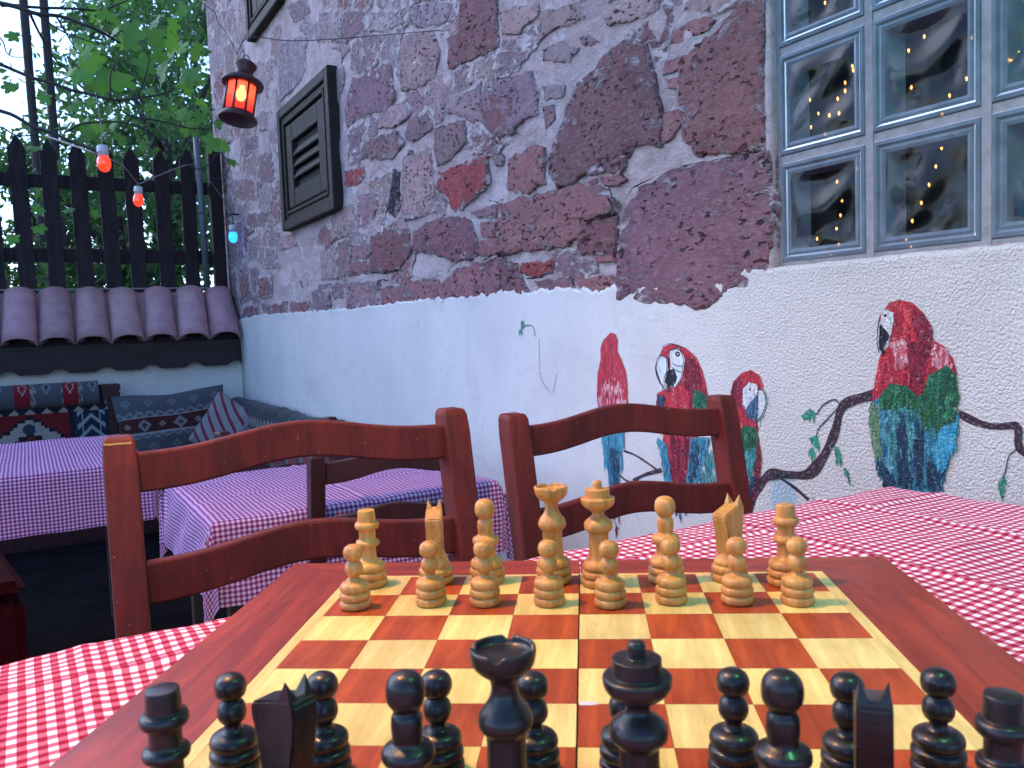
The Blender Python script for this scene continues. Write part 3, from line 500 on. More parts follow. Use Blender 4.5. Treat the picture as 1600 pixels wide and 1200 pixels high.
('K',4,[(3604,2994),(3616,3034),(3549,3021),(3519,3029),(3475,3037),(3491,2993),(3481,2983),(3474,2968),(3494,2960),(3508,2950),(3528,2940),(3552,2945),(3573,2955),(3615,2968)]),
('M',2,[(3391,3258),(3447,3313),(3389,3325),(3340,3292),(3321,3279),(3309,3269),(3282,3260),(3250,3235),(3305,3230),(3317,3215),(3340,3208),(3357,3223),(3365,3235),(3375,3244)]),
('M',4,[(3112,2405),(3119,2430),(3088,2446),(3054,2469),(3024,2424),(3017,2414),(3010,2408),(3000,2401),(2932,2367),(2975,2350),(3027,2368),(3050,2375),(3063,2385),(3084,2391)]),
('K',4,[(2116,1991),(2054,2002),(2039,2012),(2021,2028),(1999,2014),(1985,2005),(1978,1995),(1976,1984),(1981,1974),(1985,1960),(2004,1952),(2029,1951),(2061,1951),(2101,1963)]),
('K',3,[(4662,2266),(4670,2285),(4646,2292),(4621,2293),(4600,2286),(4556,2286),(4552,2263),(4560,2242),(4608,2245),(4617,2236),(4638,2208),(4678,2209),(4693,2233),(4672,2255)]),
('P',4,[(4967,1270),(4879,1261),(4857,1268),(4830,1276),(4817,1256),(4808,1245),(4808,1234),(4811,1224),(4798,1199),(4831,1200),(4856,1200),(4888,1198),(4934,1206),(4984,1233)]),
('G',4,[(5839,3113),(5837,3130),(5839,3171),(5797,3158),(5774,3142),(5753,3133),(5730,3118),(5714,3093),(5764,3087),(5778,3079),(5795,3073),(5837,3040),(5839,3079),(5839,3098)]),
('K',2,[(5629,1174),(5661,1221),(5615,1229),(5573,1229),(5554,1198),(5553,1176),(5552,1164),(5536,1147),(5534,1119),(5571,1120),(5598,1119),(5629,1119),(5630,1145),(5632,1160)]),
('K',2,[(3104,2220),(3221,2268),(3091,2237),(3075,2245),(3054,2244),(3049,2230),(3042,2224),(3016,2216),(2961,2183),(3036,2192),(3061,2191),(3100,2159),(3103,2196),(3101,2210)]),
('D',3,[(2008,2396),(1999,2406),(1987,2413),(1976,2440),(1945,2430),(1929,2416),(1912,2406),(1888,2391),(1929,2382),(1930,2365),(1955,2359),(1978,2367),(2008,2367),(2012,2383)]),
('M',2,[(5046,3219),(5048,3237),(5027,3243),(5004,3253),(4992,3232),(4985,3222),(4976,3212),(4978,3201),(4957,3168),(4993,3168),(5021,3161),(5096,3117),(5053,3192),(5048,3208)]),
('M',2,[(2691,1213),(2592,1230),(2550,1229),(2531,1237),(2499,1253),(2404,1285),(2449,1221),(2440,1197),(2497,1191),(2504,1182),(2517,1167),(2537,1176),(2563,1175),(2603,1182)]),
('M',4,[(5840,2187),(5839,2203),(5839,2230),(5805,2222),(5787,2212),(5765,2214),(5745,2203),(5752,2185),(5768,2175),(5770,2159),(5772,2097),(5829,2089),(5840,2147),(5840,2171)]),
('G',4,[(5119,1462),(5114,1469),(5112,1482),(5094,1535),(5043,1523),(5033,1488),(5042,1466),(5033,1450),(5019,1423),(5063,1423),(5091,1423),(5119,1422),(5144,1431),(5209,1440)]),
('G',2,[(5376,2700),(5374,2712),(5375,2733),(5350,2749),(5326,2725),(5312,2716),(5291,2709),(5272,2694),(5306,2684),(5321,2678),(5335,2672),(5358,2664),(5374,2676),(5374,2690)]),
('P',4,[(4687,1879),(4686,1891),(4695,1931),(4652,1971),(4638,1892),(4627,1887),(4570,1886),(4594,1865),(4608,1852),(4624,1837),(4652,1767),(4680,1837),(4677,1861),(4687,1869)]),
('P',4,[(4984,2806),(4951,2806),(4943,2814),(4924,2829),(4910,2814),(4901,2805),(4888,2796),(4842,2774),(4813,2721),(4909,2751),(4940,2759),(4963,2767),(5015,2765),(5016,2790)]),
('K',2,[(2199,1422),(2199,1438),(2200,1469),(2161,1461),(2140,1445),(2124,1438),(2106,1428),(2105,1413),(2080,1383),(2126,1383),(2152,1383),(2177,1383),(2212,1384),(2198,1409)]),
('P',2,[(2023,1800),(2043,1825),(2009,1836),(1974,1830),(1946,1829),(1921,1820),(1930,1801),(1937,1790),(1937,1778),(1940,1758),(1970,1758),(1998,1759),(2030,1764),(2022,1786)]),
('G',4,[(2791,1823),(2781,1830),(2798,1869),(2756,1861),(2728,1852),(2706,1842),(2713,1824),(2721,1813),(2721,1802),(2728,1784),(2756,1782),(2778,1790),(2812,1791),(2822,1809)]),
('K',2,[(3797,3254),(3800,3275),(3780,3292),(3752,3284),(3730,3276),(3721,3258),(3728,3242),(3739,3233),(3744,3223),(3753,3206),(3800,3113),(3798,3208),(3800,3228),(3800,3242)]),
('P',2,[(4728,1170),(4735,1186),(4737,1212),(4702,1205),(4681,1205),(4662,1198),(4638,1189),(4632,1170),(4627,1147),(4655,1135),(4682,1135),(4703,1135),(4722,1142),(4725,1159)]),
('P',2,[(2486,2506),(2478,2516),(2472,2536),(2448,2533),(2434,2521),(2419,2514),(2408,2502),(2403,2486),(2426,2480),(2438,2471),(2456,2463),(2520,2415),(2502,2474),(2488,2494)]),
('G',4,[(4751,3408),(4755,3445),(4678,3445),(4638,3444),(4603,3445),(4553,3446),(4448,3440),(4552,3398),(4601,3393),(4602,3379),(4614,3344),(4644,3374),(4656,3386),(4662,3395)]),
('D',2,[(1680,2205),(1695,2227),(1696,2266),(1651,2246),(1633,2229),(1616,2225),(1603,2214),(1568,2196),(1586,2174),(1622,2175),(1640,2177),(1662,2160),(1672,2179),(1670,2194)]),
('K',3,[(5318,1826),(5311,1834),(5303,1844),(5285,1861),(5235,1885),(5251,1837),(5256,1821),(5266,1810),(5250,1785),(5273,1774),(5298,1784),(5323,1782),(5350,1791),(5328,1815)]),
('K',3,[(5376,1434),(5365,1441),(5375,1460),(5353,1468),(5326,1468),(5292,1469),(5217,1468),(5204,1433),(5315,1427),(5320,1419),(5320,1381),(5370,1361),(5375,1408),(5373,1425)]),
('K',3,[(2566,1424),(2558,1432),(2544,1437),(2524,1460),(2505,1443),(2498,1430),(2496,1420),(2490,1410),(2452,1374),(2503,1374),(2538,1383),(2568,1386),(2609,1390),(2699,1406)])]
PLASTER_TOP=[(6082,1111),(5380,1116),(4866,1134),(3773,1116),(3015,1108),(2458,1110),(2033,1107),(1698,1103),(1490,1096),(1426,1104),(1269,1078),(1190,1089),(1058,1084),(972,1066),(896,1067),(817,1085),(756,1094),(720,1098)]
MURAL=[
('small red parrot seen from behind',[
('red',26,[(1221,974),(1202,971),(1192,954),(1197,932),(1183,909),(1166,882),(1160,846),(1164,786),(1185,778),(1282,771),(1287,821),(1280,874),(1267,903),(1267,931),(1253,955)]),
('pink',-26,[(1250,856),(1211,867),(1189,854),(1162,814),(1163,786),(1277,779),(1279,822)]),
('blue',40,[(1281,786),(1163,791),(1190,669),(1209,592),(1236,588),(1267,670)]),
('navy',-14,[(1234,692),(1197,687),(1208,596),(1231,593)]),
('darkred',-8,[(1239,597),(1204,602),(1204,526),(1214,482),(1229,479)])]),
('large parrot with white face and black beak',[
('red',60,[(1027,940),(995,946),(953,937),(918,916),(901,889),(891,853),(885,833),(898,804),(911,775),(938,640),(1013,629),(1035,730),(1058,798),(1050,833),(1018,843),(980,853),(964,870),(1017,873),(1041,902),(1037,924)]),
('darkred',-40,[(953,928),(918,912),(897,857),(892,825),(933,806),(949,854),(960,891)]),
('darkred',-30,[(1009,741),(947,747),(950,638),(1006,630)]),
('white',10,[(1003,929),(974,935),(956,916),(959,891),(964,870),(980,853),(995,846),(1000,886)]),
('white',8,[(1034,919),(1012,913),(1011,886),(1023,868),(1015,841),(1036,859),(1050,885),(1044,906)]),
('black',4,[(1006,887),(991,890),(979,870),(986,856),(1011,848),(1023,860),(1015,881)]),
('black',0,[(1011,915),(1006,915),(1006,886),(1012,886)]),
('black',0,[(985,926),(977,929),(970,926),(969,920),(976,916),(984,919)]),
('white',0,[(980,924),(976,925),(973,922),(977,920)]),
('black',0,[(1048,906),(1051,889),(1039,859),(1030,849),(1042,857),(1054,885)]),
('green',16,[(926,847),(891,837),(886,805),(922,798),(933,814)]),
('navy',-14,[(1050,833),(1025,830),(1031,795),(1055,798)]),
('blue',26,[(941,739),(880,745),(895,711),(927,641),(957,637)]),
('navy',-14,[(935,731),(912,730),(932,645),(950,642)]),
('blue',16,[(1054,728),(1022,718),(1008,630),(1032,626),(1043,686)]),
('teal',-16,[(895,715),(867,722),(866,652),(915,645)]),
('navy',-10,[(1026,627),(944,639),(959,565),(1009,556)])]),
('small parrot with blue beak',[
('red',40,[(820,844),(812,868),(788,884),(763,892),(739,882),(729,860),(744,853),(749,864),(768,866),(783,854),(784,831),(775,816),(780,808),(750,795),(745,773),(776,778),(812,767),(819,809)]),
('darkred',-14,[(820,844),(812,868),(788,880),(784,831),(810,821)]),
('darkred',-20,[(748,780),(740,721),(750,678),(772,617),(779,620),(758,681),(752,738)]),
('white',6,[(784,852),(768,867),(749,863),(743,848),(767,824),(779,812),(786,831)]),
('white',6,[(742,855),(727,852),(722,831),(730,808),(743,792),(748,814),(744,840)]),
('steel',8,[(780,810),(764,830),(746,843),(744,814),(749,793),(768,798)]),
('black',0,[(769,854),(765,856),(762,853),(765,850)]),
('black',0,[(746,848),(742,854),(742,833),(746,814)]),
('green',26,[(803,764),(781,779),(751,778),(746,758),(756,700),(783,672),(798,714)]),
('teal',-26,[(792,730),(754,738),(763,692),(781,674),(793,703)]),
('navy',-18,[(788,677),(750,682),(768,630),(780,614)])]),
('big parrot with green and blue wings',[
('red',90,[(453,1013),(433,1018),(410,1012),(392,996),(379,975),(375,951),(356,941),(342,921),(335,895),(356,907),(381,890),(392,862),(411,864),(426,878),(450,877),(470,858),(487,844),(482,875),(474,912),(467,927),(453,941),(451,956),(449,977),(444,998),(457,1002),(465,988),(470,992)]),
('darkred',-40,[(410,1007),(392,995),(379,974),(375,951),(392,955),(403,972)]),
('pink',-24,[(449,948),(426,955),(418,920),(441,913)]),
('darkred',-30,[(414,948),(384,948),(392,879),(411,871)]),
('pink',-20,[(373,948),(352,938),(342,914),(366,911),(377,924)]),
('white',8,[(467,987),(461,1000),(444,996),(445,977),(449,959),(454,959),(467,977)]),
('black',4,[(469,978),(453,961),(453,950),(463,948),(465,930),(470,938)]),
('black',0,[(462,993),(458,995),(456,992),(458,989),(461,990)]),
('blue',110,[(489,842),(470,854),(470,832),(450,833),(400,837),(374,811),(352,813),(331,835),(333,808),(352,751),(365,708),(459,697),(475,747),(487,790),(491,823)]),
('green',80,[(471,854),(450,877),(422,874),(400,858),(392,862),(381,893),(352,911),(337,898),(332,865),(335,834),(352,813),(374,811),(400,837),(419,843),(450,833),(470,832)]),
('olive',-26,[(489,842),(472,847),(471,773),(475,751),(486,790)]),
('teal',-60,[(454,833),(411,843),(396,809),(419,750),(451,754),(462,803)]),
('navy',-16,[(434,834),(422,832),(415,708),(431,709),(438,769)]),
('navy',-12,[(403,829),(392,823),(389,754),(400,713),(408,737)]),
('navy',-12,[(475,754),(455,731),(435,708),(455,700),(471,729)]),
('navy',-10,[(381,755),(352,758),(367,715),(389,711)]),
('cyan',-40,[(363,812),(334,824),(337,794),(356,754),(370,763)])])]
PAINT_LINES=[
('branch',22,[(776,606),(758,644),(729,678),(707,689),(665,693),(625,700),(595,729),(566,779),(552,823),(538,839),(508,850),(484,856)]),
('branch',13,[(333,836),(311,826),(288,820),(269,820),(244,822),(242,797),(235,786),(205,776)]),
('branch',7,[(702,688),(660,671),(625,652)]),
('twig',3,[(554,838),(565,844),(589,832),(603,815)]),
('twig',3,[(554,832),(580,807),(599,788),(604,774)]),
('twig',2,[(245,788),(256,776),(260,756),(263,746)]),
('branch',5,[(1182,683),(1139,677),(1091,663),(1051,648)]),
('branch',10,[(1149,613),(1106,633),(1044,653)]),
('branch',5,[(1200,619),(1171,609),(1134,612)]),
('outline',2.2,[(1012,913),(1029,919),(1044,907),(1050,885),(1038,859),(1015,840),(1022,864),(1011,886),(1012,913)]),
('outline',2,[(1012,913),(1003,929),(974,935),(956,916),(959,891),(964,870),(981,852)]),
('outline',1.5,[(997,895),(982,887),(963,883)]),
('outline',1.5,[(993,903),(978,897),(960,897)]),
('outline',2.2,[(743,854),(727,853),(721,831),(730,808),(743,791)]),
('outline',1.6,[(1027,940),(995,946),(953,937)]),
('outline',2,[(467,987),(470,977),(473,949),(469,930)]),
('twig',3,[(1649,989),(1619,1000),(1586,995),(1575,968)]),
('twig',1.5,[(1555,962),(1556,904),(1555,856),(1534,830),(1511,815)]),
('twig',1.5,[(1471,864),(1482,833),(1493,811)])]
PAINT_LEAVES=[
[(639,808),(618,824),(600,817),(613,807),(628,802)],
[(624,768),(604,776),(597,760),(604,747),(610,761)],
[(621,745),(614,753),(608,743),(616,731)],
[(565,758),(558,758),(551,744),(552,732),(562,741)],
[(544,725),(535,717),(532,704),(540,708)],
[(271,735),(264,748),(259,739),(267,721),(271,724)],
[(1651,1012),(1634,1014),(1637,1000),(1650,998)],
[(1664,987),(1646,992),(1652,976),(1664,976)]]
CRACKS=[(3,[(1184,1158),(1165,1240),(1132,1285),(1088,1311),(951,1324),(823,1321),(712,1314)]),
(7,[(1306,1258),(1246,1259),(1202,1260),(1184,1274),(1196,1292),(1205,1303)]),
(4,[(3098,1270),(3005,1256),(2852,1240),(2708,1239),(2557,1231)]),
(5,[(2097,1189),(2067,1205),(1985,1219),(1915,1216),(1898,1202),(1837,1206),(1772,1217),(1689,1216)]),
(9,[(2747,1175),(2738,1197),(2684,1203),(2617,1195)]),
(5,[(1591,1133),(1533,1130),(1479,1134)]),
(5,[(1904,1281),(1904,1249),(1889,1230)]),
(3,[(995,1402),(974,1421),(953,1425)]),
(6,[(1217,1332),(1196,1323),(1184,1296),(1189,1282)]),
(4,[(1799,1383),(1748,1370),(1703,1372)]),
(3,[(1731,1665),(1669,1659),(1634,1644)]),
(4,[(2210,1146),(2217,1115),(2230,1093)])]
FIG_BRANCHES=[(0.022,[(-0.68,4.81,2.86),(-0.29,4.58,2.73),(-0.13,4.48,2.67),(-0.01,4.47,2.67),(0.13,4.44,2.61),(0.24,4.49,2.58)]),
(0.013,[(-0.29,4.58,2.72),(0.02,4.51,2.73),(0.17,4.54,2.76),(0.31,4.58,2.84)]),
(0.016,[(-0.65,4.89,2.60),(-0.31,4.68,2.45),(-0.15,4.58,2.37),(0.01,4.48,2.30),(0.13,4.41,2.26),(0.20,4.37,2.25),(0.35,4.28,2.26),(0.46,4.22,2.30),(0.49,4.21,2.39)]),
(0.02,[(-0.68,5.13,2.40),(-0.33,4.91,2.27),(-0.16,4.80,2.17),(-0.01,4.71,2.09),(0.10,4.64,2.03),(0.23,4.68,1.98)]),
(0.01,[(-0.04,4.73,2.14),(0.05,4.57,2.16),(0.25,4.45,2.15),(0.38,4.48,2.10),(0.61,4.57,1.96),(0.75,4.61,2.08)]),
(0.009,[(0.20,4.37,2.24),(0.25,4.45,2.20),(0.44,4.45,2.17),(0.67,4.55,2.18),(0.70,4.54,2.24)]),
(0.012,[(-0.16,4.49,2.67),(-0.13,4.59,2.61),(-0.06,4.66,2.51),(-0.00,4.74,2.48)]),
(0.009,[(-0.04,4.54,2.69),(-0.00,4.51,2.58),(0.05,4.59,2.53)]),
(0.009,[(-0.13,4.59,2.70),(-0.02,4.52,2.61),(0.13,4.55,2.58)]),
(0.008,[(0.16,4.39,2.25),(0.17,4.39,2.34),(0.19,4.39,2.42),(0.21,4.26,2.42)]),
(0.008,[(0.29,4.32,2.26),(0.33,4.30,2.35),(0.36,4.29,2.46)]),
(0.008,[(-0.41,4.64,2.65),(-0.30,4.69,2.59),(-0.27,4.66,2.50),(-0.19,4.73,2.52)]),
(0.01,[(-0.49,5.12,2.26),(-0.34,5.03,2.21),(-0.26,4.98,2.16),(-0.17,4.93,2.16),(-0.14,4.91,2.18)]),
(0.007,[(0.25,4.45,2.14),(0.27,4.44,2.19),(0.19,4.48,2.04),(0.16,4.49,2.02)]),
(0.005,[(0.75,4.61,2.07),(0.79,4.58,1.98),(0.74,4.61,1.91),(0.68,4.64,1.92)])]
FIG_LEAVES=[(0.080,4.904,2.543,0.112),(0.241,4.801,2.498,0.116),(0.135,4.659,2.506,0.074),(0.381,4.088,2.583,0.054),(0.323,4.738,2.858,0.051),(0.161,4.277,2.628,0.046),
(0.546,4.637,2.612,0.086),(0.430,4.481,2.432,0.087),(0.504,4.007,2.326,0.072),(0.256,4.243,2.544,0.085),(0.396,4.494,2.626,0.070),(0.017,4.682,2.807,0.045),
(0.011,4.769,2.299,0.052),(-0.096,4.963,2.371,0.051),(0.056,4.355,2.042,0.047),(0.167,4.137,1.989,0.038),(-0.180,4.987,2.104,0.047),(0.275,4.078,1.946,0.036),
(0.343,4.640,1.959,0.034),(0.562,3.984,1.972,0.057),(0.731,4.375,2.058,0.040),(0.744,4.342,1.965,0.040),(0.568,4.534,2.262,0.068),(0.628,4.267,2.212,0.049),
(0.711,4.447,2.202,0.042),(0.414,4.143,2.130,0.046),(0.593,4.367,2.156,0.050),(-0.278,4.652,2.347,0.043),(-0.228,5.042,2.719,0.051),(-0.177,4.855,1.748,0.042),
(-0.059,4.572,1.705,0.036),(-0.195,4.683,1.622,0.040),(-0.315,4.398,1.537,0.041),(0.049,4.199,1.625,0.034),(0.536,4.395,2.765,0.049),(0.209,4.501,2.627,0.064),
(0.360,4.666,2.518,0.080),(0.168,4.605,2.587,0.065),(0.554,4.041,2.436,0.054),(0.504,4.215,2.294,0.055),(0.491,4.532,2.642,0.063),(0.432,4.387,2.523,0.057),
(0.074,4.231,2.430,0.053),(0.184,5.451,3.077,0.048),(0.271,5.333,2.340,0.060),(0.508,4.537,2.724,0.046),(0.191,5.162,2.921,0.037),(0.088,5.018,2.245,0.057),
(0.607,5.107,2.421,0.042),(0.173,4.922,2.474,0.053),(0.561,4.605,2.232,0.035),(0.415,4.944,2.470,0.049),(0.122,5.584,2.782,0.039),(0.600,4.453,2.212,0.047),
(0.135,4.740,2.202,0.047),(0.641,4.927,2.341,0.050),(0.306,5.390,2.639,0.049),(0.090,5.183,2.803,0.058),(0.447,4.901,2.785,0.049),(0.366,5.347,2.860,0.066),
(0.128,5.404,2.784,0.042),(0.407,4.576,2.680,0.041),(0.599,5.235,2.877,0.053),(0.634,4.576,2.850,0.034),(0.103,4.946,2.361,0.050),(0.172,5.441,2.873,0.041),
(0.329,4.975,2.986,0.053),(0.672,5.068,2.283,0.058),(0.675,4.530,2.906,0.040),(0.753,5.106,2.458,0.049),(0.632,4.526,2.426,0.055),(0.171,4.797,2.783,0.044),
(0.065,5.175,2.734,0.062),(0.225,4.958,2.990,0.034),(0.071,5.190,2.403,0.045),(0.235,5.485,3.102,0.066),(0.321,5.243,2.937,0.037),(0.437,4.507,2.759,0.032),
(0.331,4.855,2.779,0.061),(0.049,5.223,2.622,0.057),(0.244,5.023,2.209,0.048),(0.162,5.327,2.767,0.036),(0.294,5.040,2.834,0.060),(0.541,4.492,2.501,0.033),
(0.147,4.900,2.772,0.038),(0.135,5.435,2.393,0.040),(-0.038,5.069,2.245,0.049),(0.777,5.015,2.762,0.063),(0.506,5.354,2.480,0.060),(0.375,5.139,3.009,0.041),
(0.639,4.977,2.308,0.062),(0.216,5.178,2.522,0.058),(0.415,4.770,2.309,0.048),(0.504,5.294,2.558,0.045),(0.643,4.772,2.215,0.036)]
CABLES=[[(-0.174,3.392,1.826),(-0.104,3.114,1.741),(-0.029,2.949,1.679),(0.051,3.254,1.719),(0.127,3.559,1.750),(0.212,3.857,1.732)],
[(0.212,3.857,1.732),(0.349,4.133,1.833),(0.570,4.596,1.985),(0.679,4.883,2.015),(0.765,5.062,1.986),(0.864,5.232,1.925),(0.957,5.405,1.871)],
[(-0.024,2.844,1.857),(-0.017,2.833,1.767),(-0.017,2.826,1.682)]]
# ================================================================ ground
def sheet(name, x0, x1, y0, y1, z, mat):
    return tag(ob(name, [(x0, y0, z), (x1, y0, z), (x1, y1, z), (x0, y1, z)], [(0, 1, 2, 3)], mat), kind='structure')
ZL = -0.13                                   # the courtyard floor beyond the terrace is one step lower
sheet('garden_ground', -90, 90, -60, 120, ZL - .004, M['soil'])
sheet('courtyard_floor', -6, XW + .3, .85, 5.9, ZL, M['floor'])
b = MB().box(-6, XW + .02, -6, .85, ZL - .01, 0); tag(b.build('terrace', M['terrace']), kind='structure')
# ================================================================ stone house wall
house = empty('stone_house', (XW + .2, 2.0, ZL), 0, 'old stone house wall of purple rubble above a white painted plaster band', 'building')
WY0, WY1, WTOP = -3.0, 5.86, 4.6
GY0, GY1, GZ0, GZ1 = -.104, .700, 1.093, 1.900     # glass block opening
SH = [(3.165, 4.025, 1.55, 2.175), (3.86, 4.56, 2.70, 3.33)]
SCOL = {'g': (.55, .40, .425), 'p': (.43, .255, .285), 'd': (.335, .150, .170), 'k': (.60, .385, .39), 'm': (.42, .185, .195), 'r': (.50, .10, .10), 'v': (.345, .172, .202), 'w': (.6, .55, .58), 's': (.05, .035, .05)}
def wall_h(y, z): return .006 * nz((y * 2.2, z * 2.2, 3.1)) + .006 * nz((y * 7, z * 7, 1.7)) + .004 * nz((y * 19, z * 19, 8.2)) + .0025 * nz((y * 47, z * 47, .3))
def build_wall_face():
    ys = []; y = WY0
    while y < WY1: ys.append(y); y += .022 if y < 2.6 else .03
    ys.append(WY1); ys = sorted(set([round(v, 4) for v in ys if not (abs(v - GY0) < .012 or abs(v - GY1) < .012)] + [GY0, GY1]))
    zs = [1.0 + .022 * i for i in range(60)]; z = zs[-1]
    while z < WTOP: z += .035; zs.append(z)
    zs = sorted(set([round(v, 4) for v in zs if not (abs(v - GZ0) < .012 or abs(v - GZ1) < .012)] + [GZ0, GZ1]))
    V = []; F = []; ny = len(ys)
    for zz in zs:
        for yy in ys: V.append((XW + .010 + wall_h(yy, zz), yy, zz))
    for j in range(len(zs) - 1):
        for i in range(ny - 1):
            if GY0 - 1e-4 <= ys[i] and ys[i + 1] <= GY1 + 1e-4 and GZ0 - 1e-4 <= zs[j] and zs[j + 1] <= GZ1 + 1e-4: continue
            a = j * ny + i; F.append((a, a + ny, a + ny + 1, a + 1))
    return ob('mortar_face', V, F, M['mortar'], house, smooth=True)
build_wall_face()
b = MB().add([(XW + .02, WY1, ZL), (XW + 4, WY1, ZL), (XW + 4, WY1, WTOP), (XW + .02, WY1, WTOP), (XW + 4, WY0, ZL), (XW + 4, WY0, WTOP), (XW + .02, WY0, ZL), (XW + .02, WY0, WTOP)],
    [(0, 1, 2, 3), (1, 4, 5, 2), (4, 6, 7, 5), (3, 2, 5, 7)])
b.build('far_walls', M['mortar'], house)
def ragged(poly, step, amp, seed):
    out = []; n = len(poly)
    for i in range(n):
        a = Vector(poly[i]); c = Vector(poly[(i + 1) % n]); L = (c - a).length; k = max(1, int(L / step))
        d = (c - a).normalized(); nr = Vector((-d.y, d.x))
        for j in range(k):
            q = a.lerp(c, j / k); e = amp * (nz((q.x * 18, q.y * 18, seed)) + .7 * nz((q.x * 55, q.y * 55, seed + 4)) + .5 * nz((q.x * 130, q.y * 130, seed + 7)))
            out.append(q + nr * e)
    return out
def stone(key, proud, poly, seed):
    poly = [(a / 1000, c / 1000) for a, c in poly]
    cy = sum(p[0] for p in poly) / len(poly); cz = sum(p[1] for p in poly) / len(poly)
    size = max(math.hypot(p[0] - cy, p[1] - cz) for p in poly)
    gr = 1.0 + min(.07, .008 / size) if key not in 'ws' else 1.0
    poly = [(cy + (a - cy) * gr, cz + (c - cz) * gr) for a, c in poly]
    o = ragged(poly, max(.006, size * .04), min(.009, size * .08), seed); ob_ = ragged(poly, max(.006, size * .04), 0, seed)
    rings = [(1.02, -.6), (1.0, .3), (.988, .8), (.94, 1.0), (.72, 1.05), (.45, 1.1), (.2, 1.05)]; fill = key.isupper(); key = key.lower()
    V = []; E = []; n = len(o); F = []
    h = proud / 1000 * .75
    for k, (s, f) in enumerate(rings):
        w_ = max(0.0, (s - .82) / .18)
        for q, qb in zip(o, ob_):
            y = cy + (qb.x - cy) * s + (q.x - qb.x) * w_; z = cz + (qb.y - cz) * s + (q.y - qb.y) * w_
            r = .0045 * nz((y * 14, z * 14, seed)) + .003 * nz((y * 40, z * 40, seed * 2)) if k > 1 else .0015 * nz((y * 40, z * 40, seed))
            V.append((XW + .008 - h * f - r * min(1.0, h / .006), y, z)); E.append([1, 1, 1, .6, .15, 0, 0][k])
    V.append((XW + .008 - h * 1.05, cy, cz)); E.append(0)
    for k in range(len(rings) - 1):
        for i in range(n): F.append((k * n + i, k * n + (i + 1) % n, (k + 1) * n + (i + 1) % n, (k + 1) * n + i))
    k = len(rings) - 1
    for i in range(n): F.append((k * n + i, k * n + (i + 1) % n, len(V) - 1))
    st = ob('lime_patch' if key == 'w' else 'soot_stain' if key == 's' else 'stone', V, F, M['lime'] if key == 'w' else M['stone'], house, smooth=True, edge=E); fix_normals(st)
    c = SCOL[key]; j = rnd.uniform(.85, 1.18); st.color = (c[0] * j * rnd.uniform(.95, 1.06), c[1] * j, c[2] * j * rnd.uniform(.93, 1.07), (rnd.uniform(.55, .95) if fill else min(.7, max(0, (cy - 1.0) * .22)) if proud < 9 else .15))
for i, (k, h, pl) in enumerate(STONES): stone(k, h, pl, i * 3.7 + 1)
for wd, pts in CRACKS:                       # open cracks between stones, their inner shade painted as flat dark ribbons
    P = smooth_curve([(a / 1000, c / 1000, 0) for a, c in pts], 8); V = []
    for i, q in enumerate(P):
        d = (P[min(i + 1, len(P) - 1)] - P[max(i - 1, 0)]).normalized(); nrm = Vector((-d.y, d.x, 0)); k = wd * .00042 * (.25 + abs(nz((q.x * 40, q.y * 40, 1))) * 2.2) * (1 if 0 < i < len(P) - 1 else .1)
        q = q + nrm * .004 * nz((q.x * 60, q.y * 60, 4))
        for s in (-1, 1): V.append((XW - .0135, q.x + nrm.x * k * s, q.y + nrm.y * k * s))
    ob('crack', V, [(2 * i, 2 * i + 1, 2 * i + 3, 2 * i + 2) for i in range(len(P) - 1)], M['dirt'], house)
# courses above the frame and towards the camera, seen only from elsewhere
def inside_photo_part(y, z): return .72 < y < 5.8 and z < 2.1 + max(0, y - 1.6) * .42
zz = 1.95
while zz < 4.5:
    hgt = rnd.uniform(.16, .26); y = -2.9 + rnd.uniform(0, .2)
    while y < 5.7:
        wdt = rnd.uniform(.2, .48); yc, zc = y + wdt / 2, zz + hgt / 2
        clear = not inside_photo_part(yc, zc) and not (GY0 - .1 < yc < GY1 + .25 and zz < GZ1 + .05) and not any(s[0] - .2 < yc < s[1] + .2 and s[2] - .1 < zc < s[3] + .1 for s in SH)
        if clear:
            j = lambda: rnd.uniform(-.03, .03)
            pl = [(y + .02 + j(), zz + .02 + j()), (y + wdt - .02 + j(), zz + .02 + j()), (y + wdt - .02 + j(), zz + hgt - .02 + j()), (y + wdt / 2, zz + hgt - .015 + j()), (y + .02 + j(), zz + hgt - .02 + j())]
            stone(rnd.choice('gpkmd'), rnd.randint(4, 8), [(int(a * 1000), int(c * 1000)) for a, c in pl], y * 7 + zz)
        y += wdt
    zz += hgt
# ---- plaster band with its ragged top edge
def plaster_top(y):
    P = PLASTER_TOP
    if y >= P[0][0] / 1000: return P[0][1] / 1000
    for a, c in zip(P, P[1:]):
        if c[0] / 1000 <= y <= a[0] / 1000:
            t = (y - c[0] / 1000) / ((a[0] - c[0]) / 1000 + 1e-9); return c[1] / 1000 * (1 - t) + a[1] / 1000 * t
    return GZ0 - .002
ys = []; y = WY0
while y < WY1: ys.append(y); y += .006 if -.2 < y < 2.2 else .012
V = []; F = []
for i, y in enumerate(ys):
    t = plaster_top(y)
    jag = (.010 * nz((y * 24, 1.3, 0)) + .007 * nz((y * 70, 5.1, 0)) + .005 * nz((y * 170, 2.2, 0)) + .004 * nz((y * 330, 3.2, 0))) if y > .72 else .0025 * nz((y * 40, 1.3, 0))
    lip = .004 + .003 * nz((y * 30, 7, 0))
    V += [(XW, y, ZL), (XW, y, t - .03), (XW - .001, y, t + jag - .008), (XW + lip * .4, y, t + jag - .001), (XW + .03, y, t + jag + .004)]
for i in range(len(ys) - 1):
    for k in range(4): a = i * 5 + k; F.append((a, a + 1, a + 6, a + 5))
band = ob('plaster_band', V, F, M['plaster'], house); fix_normals(band)
V = []; F = []
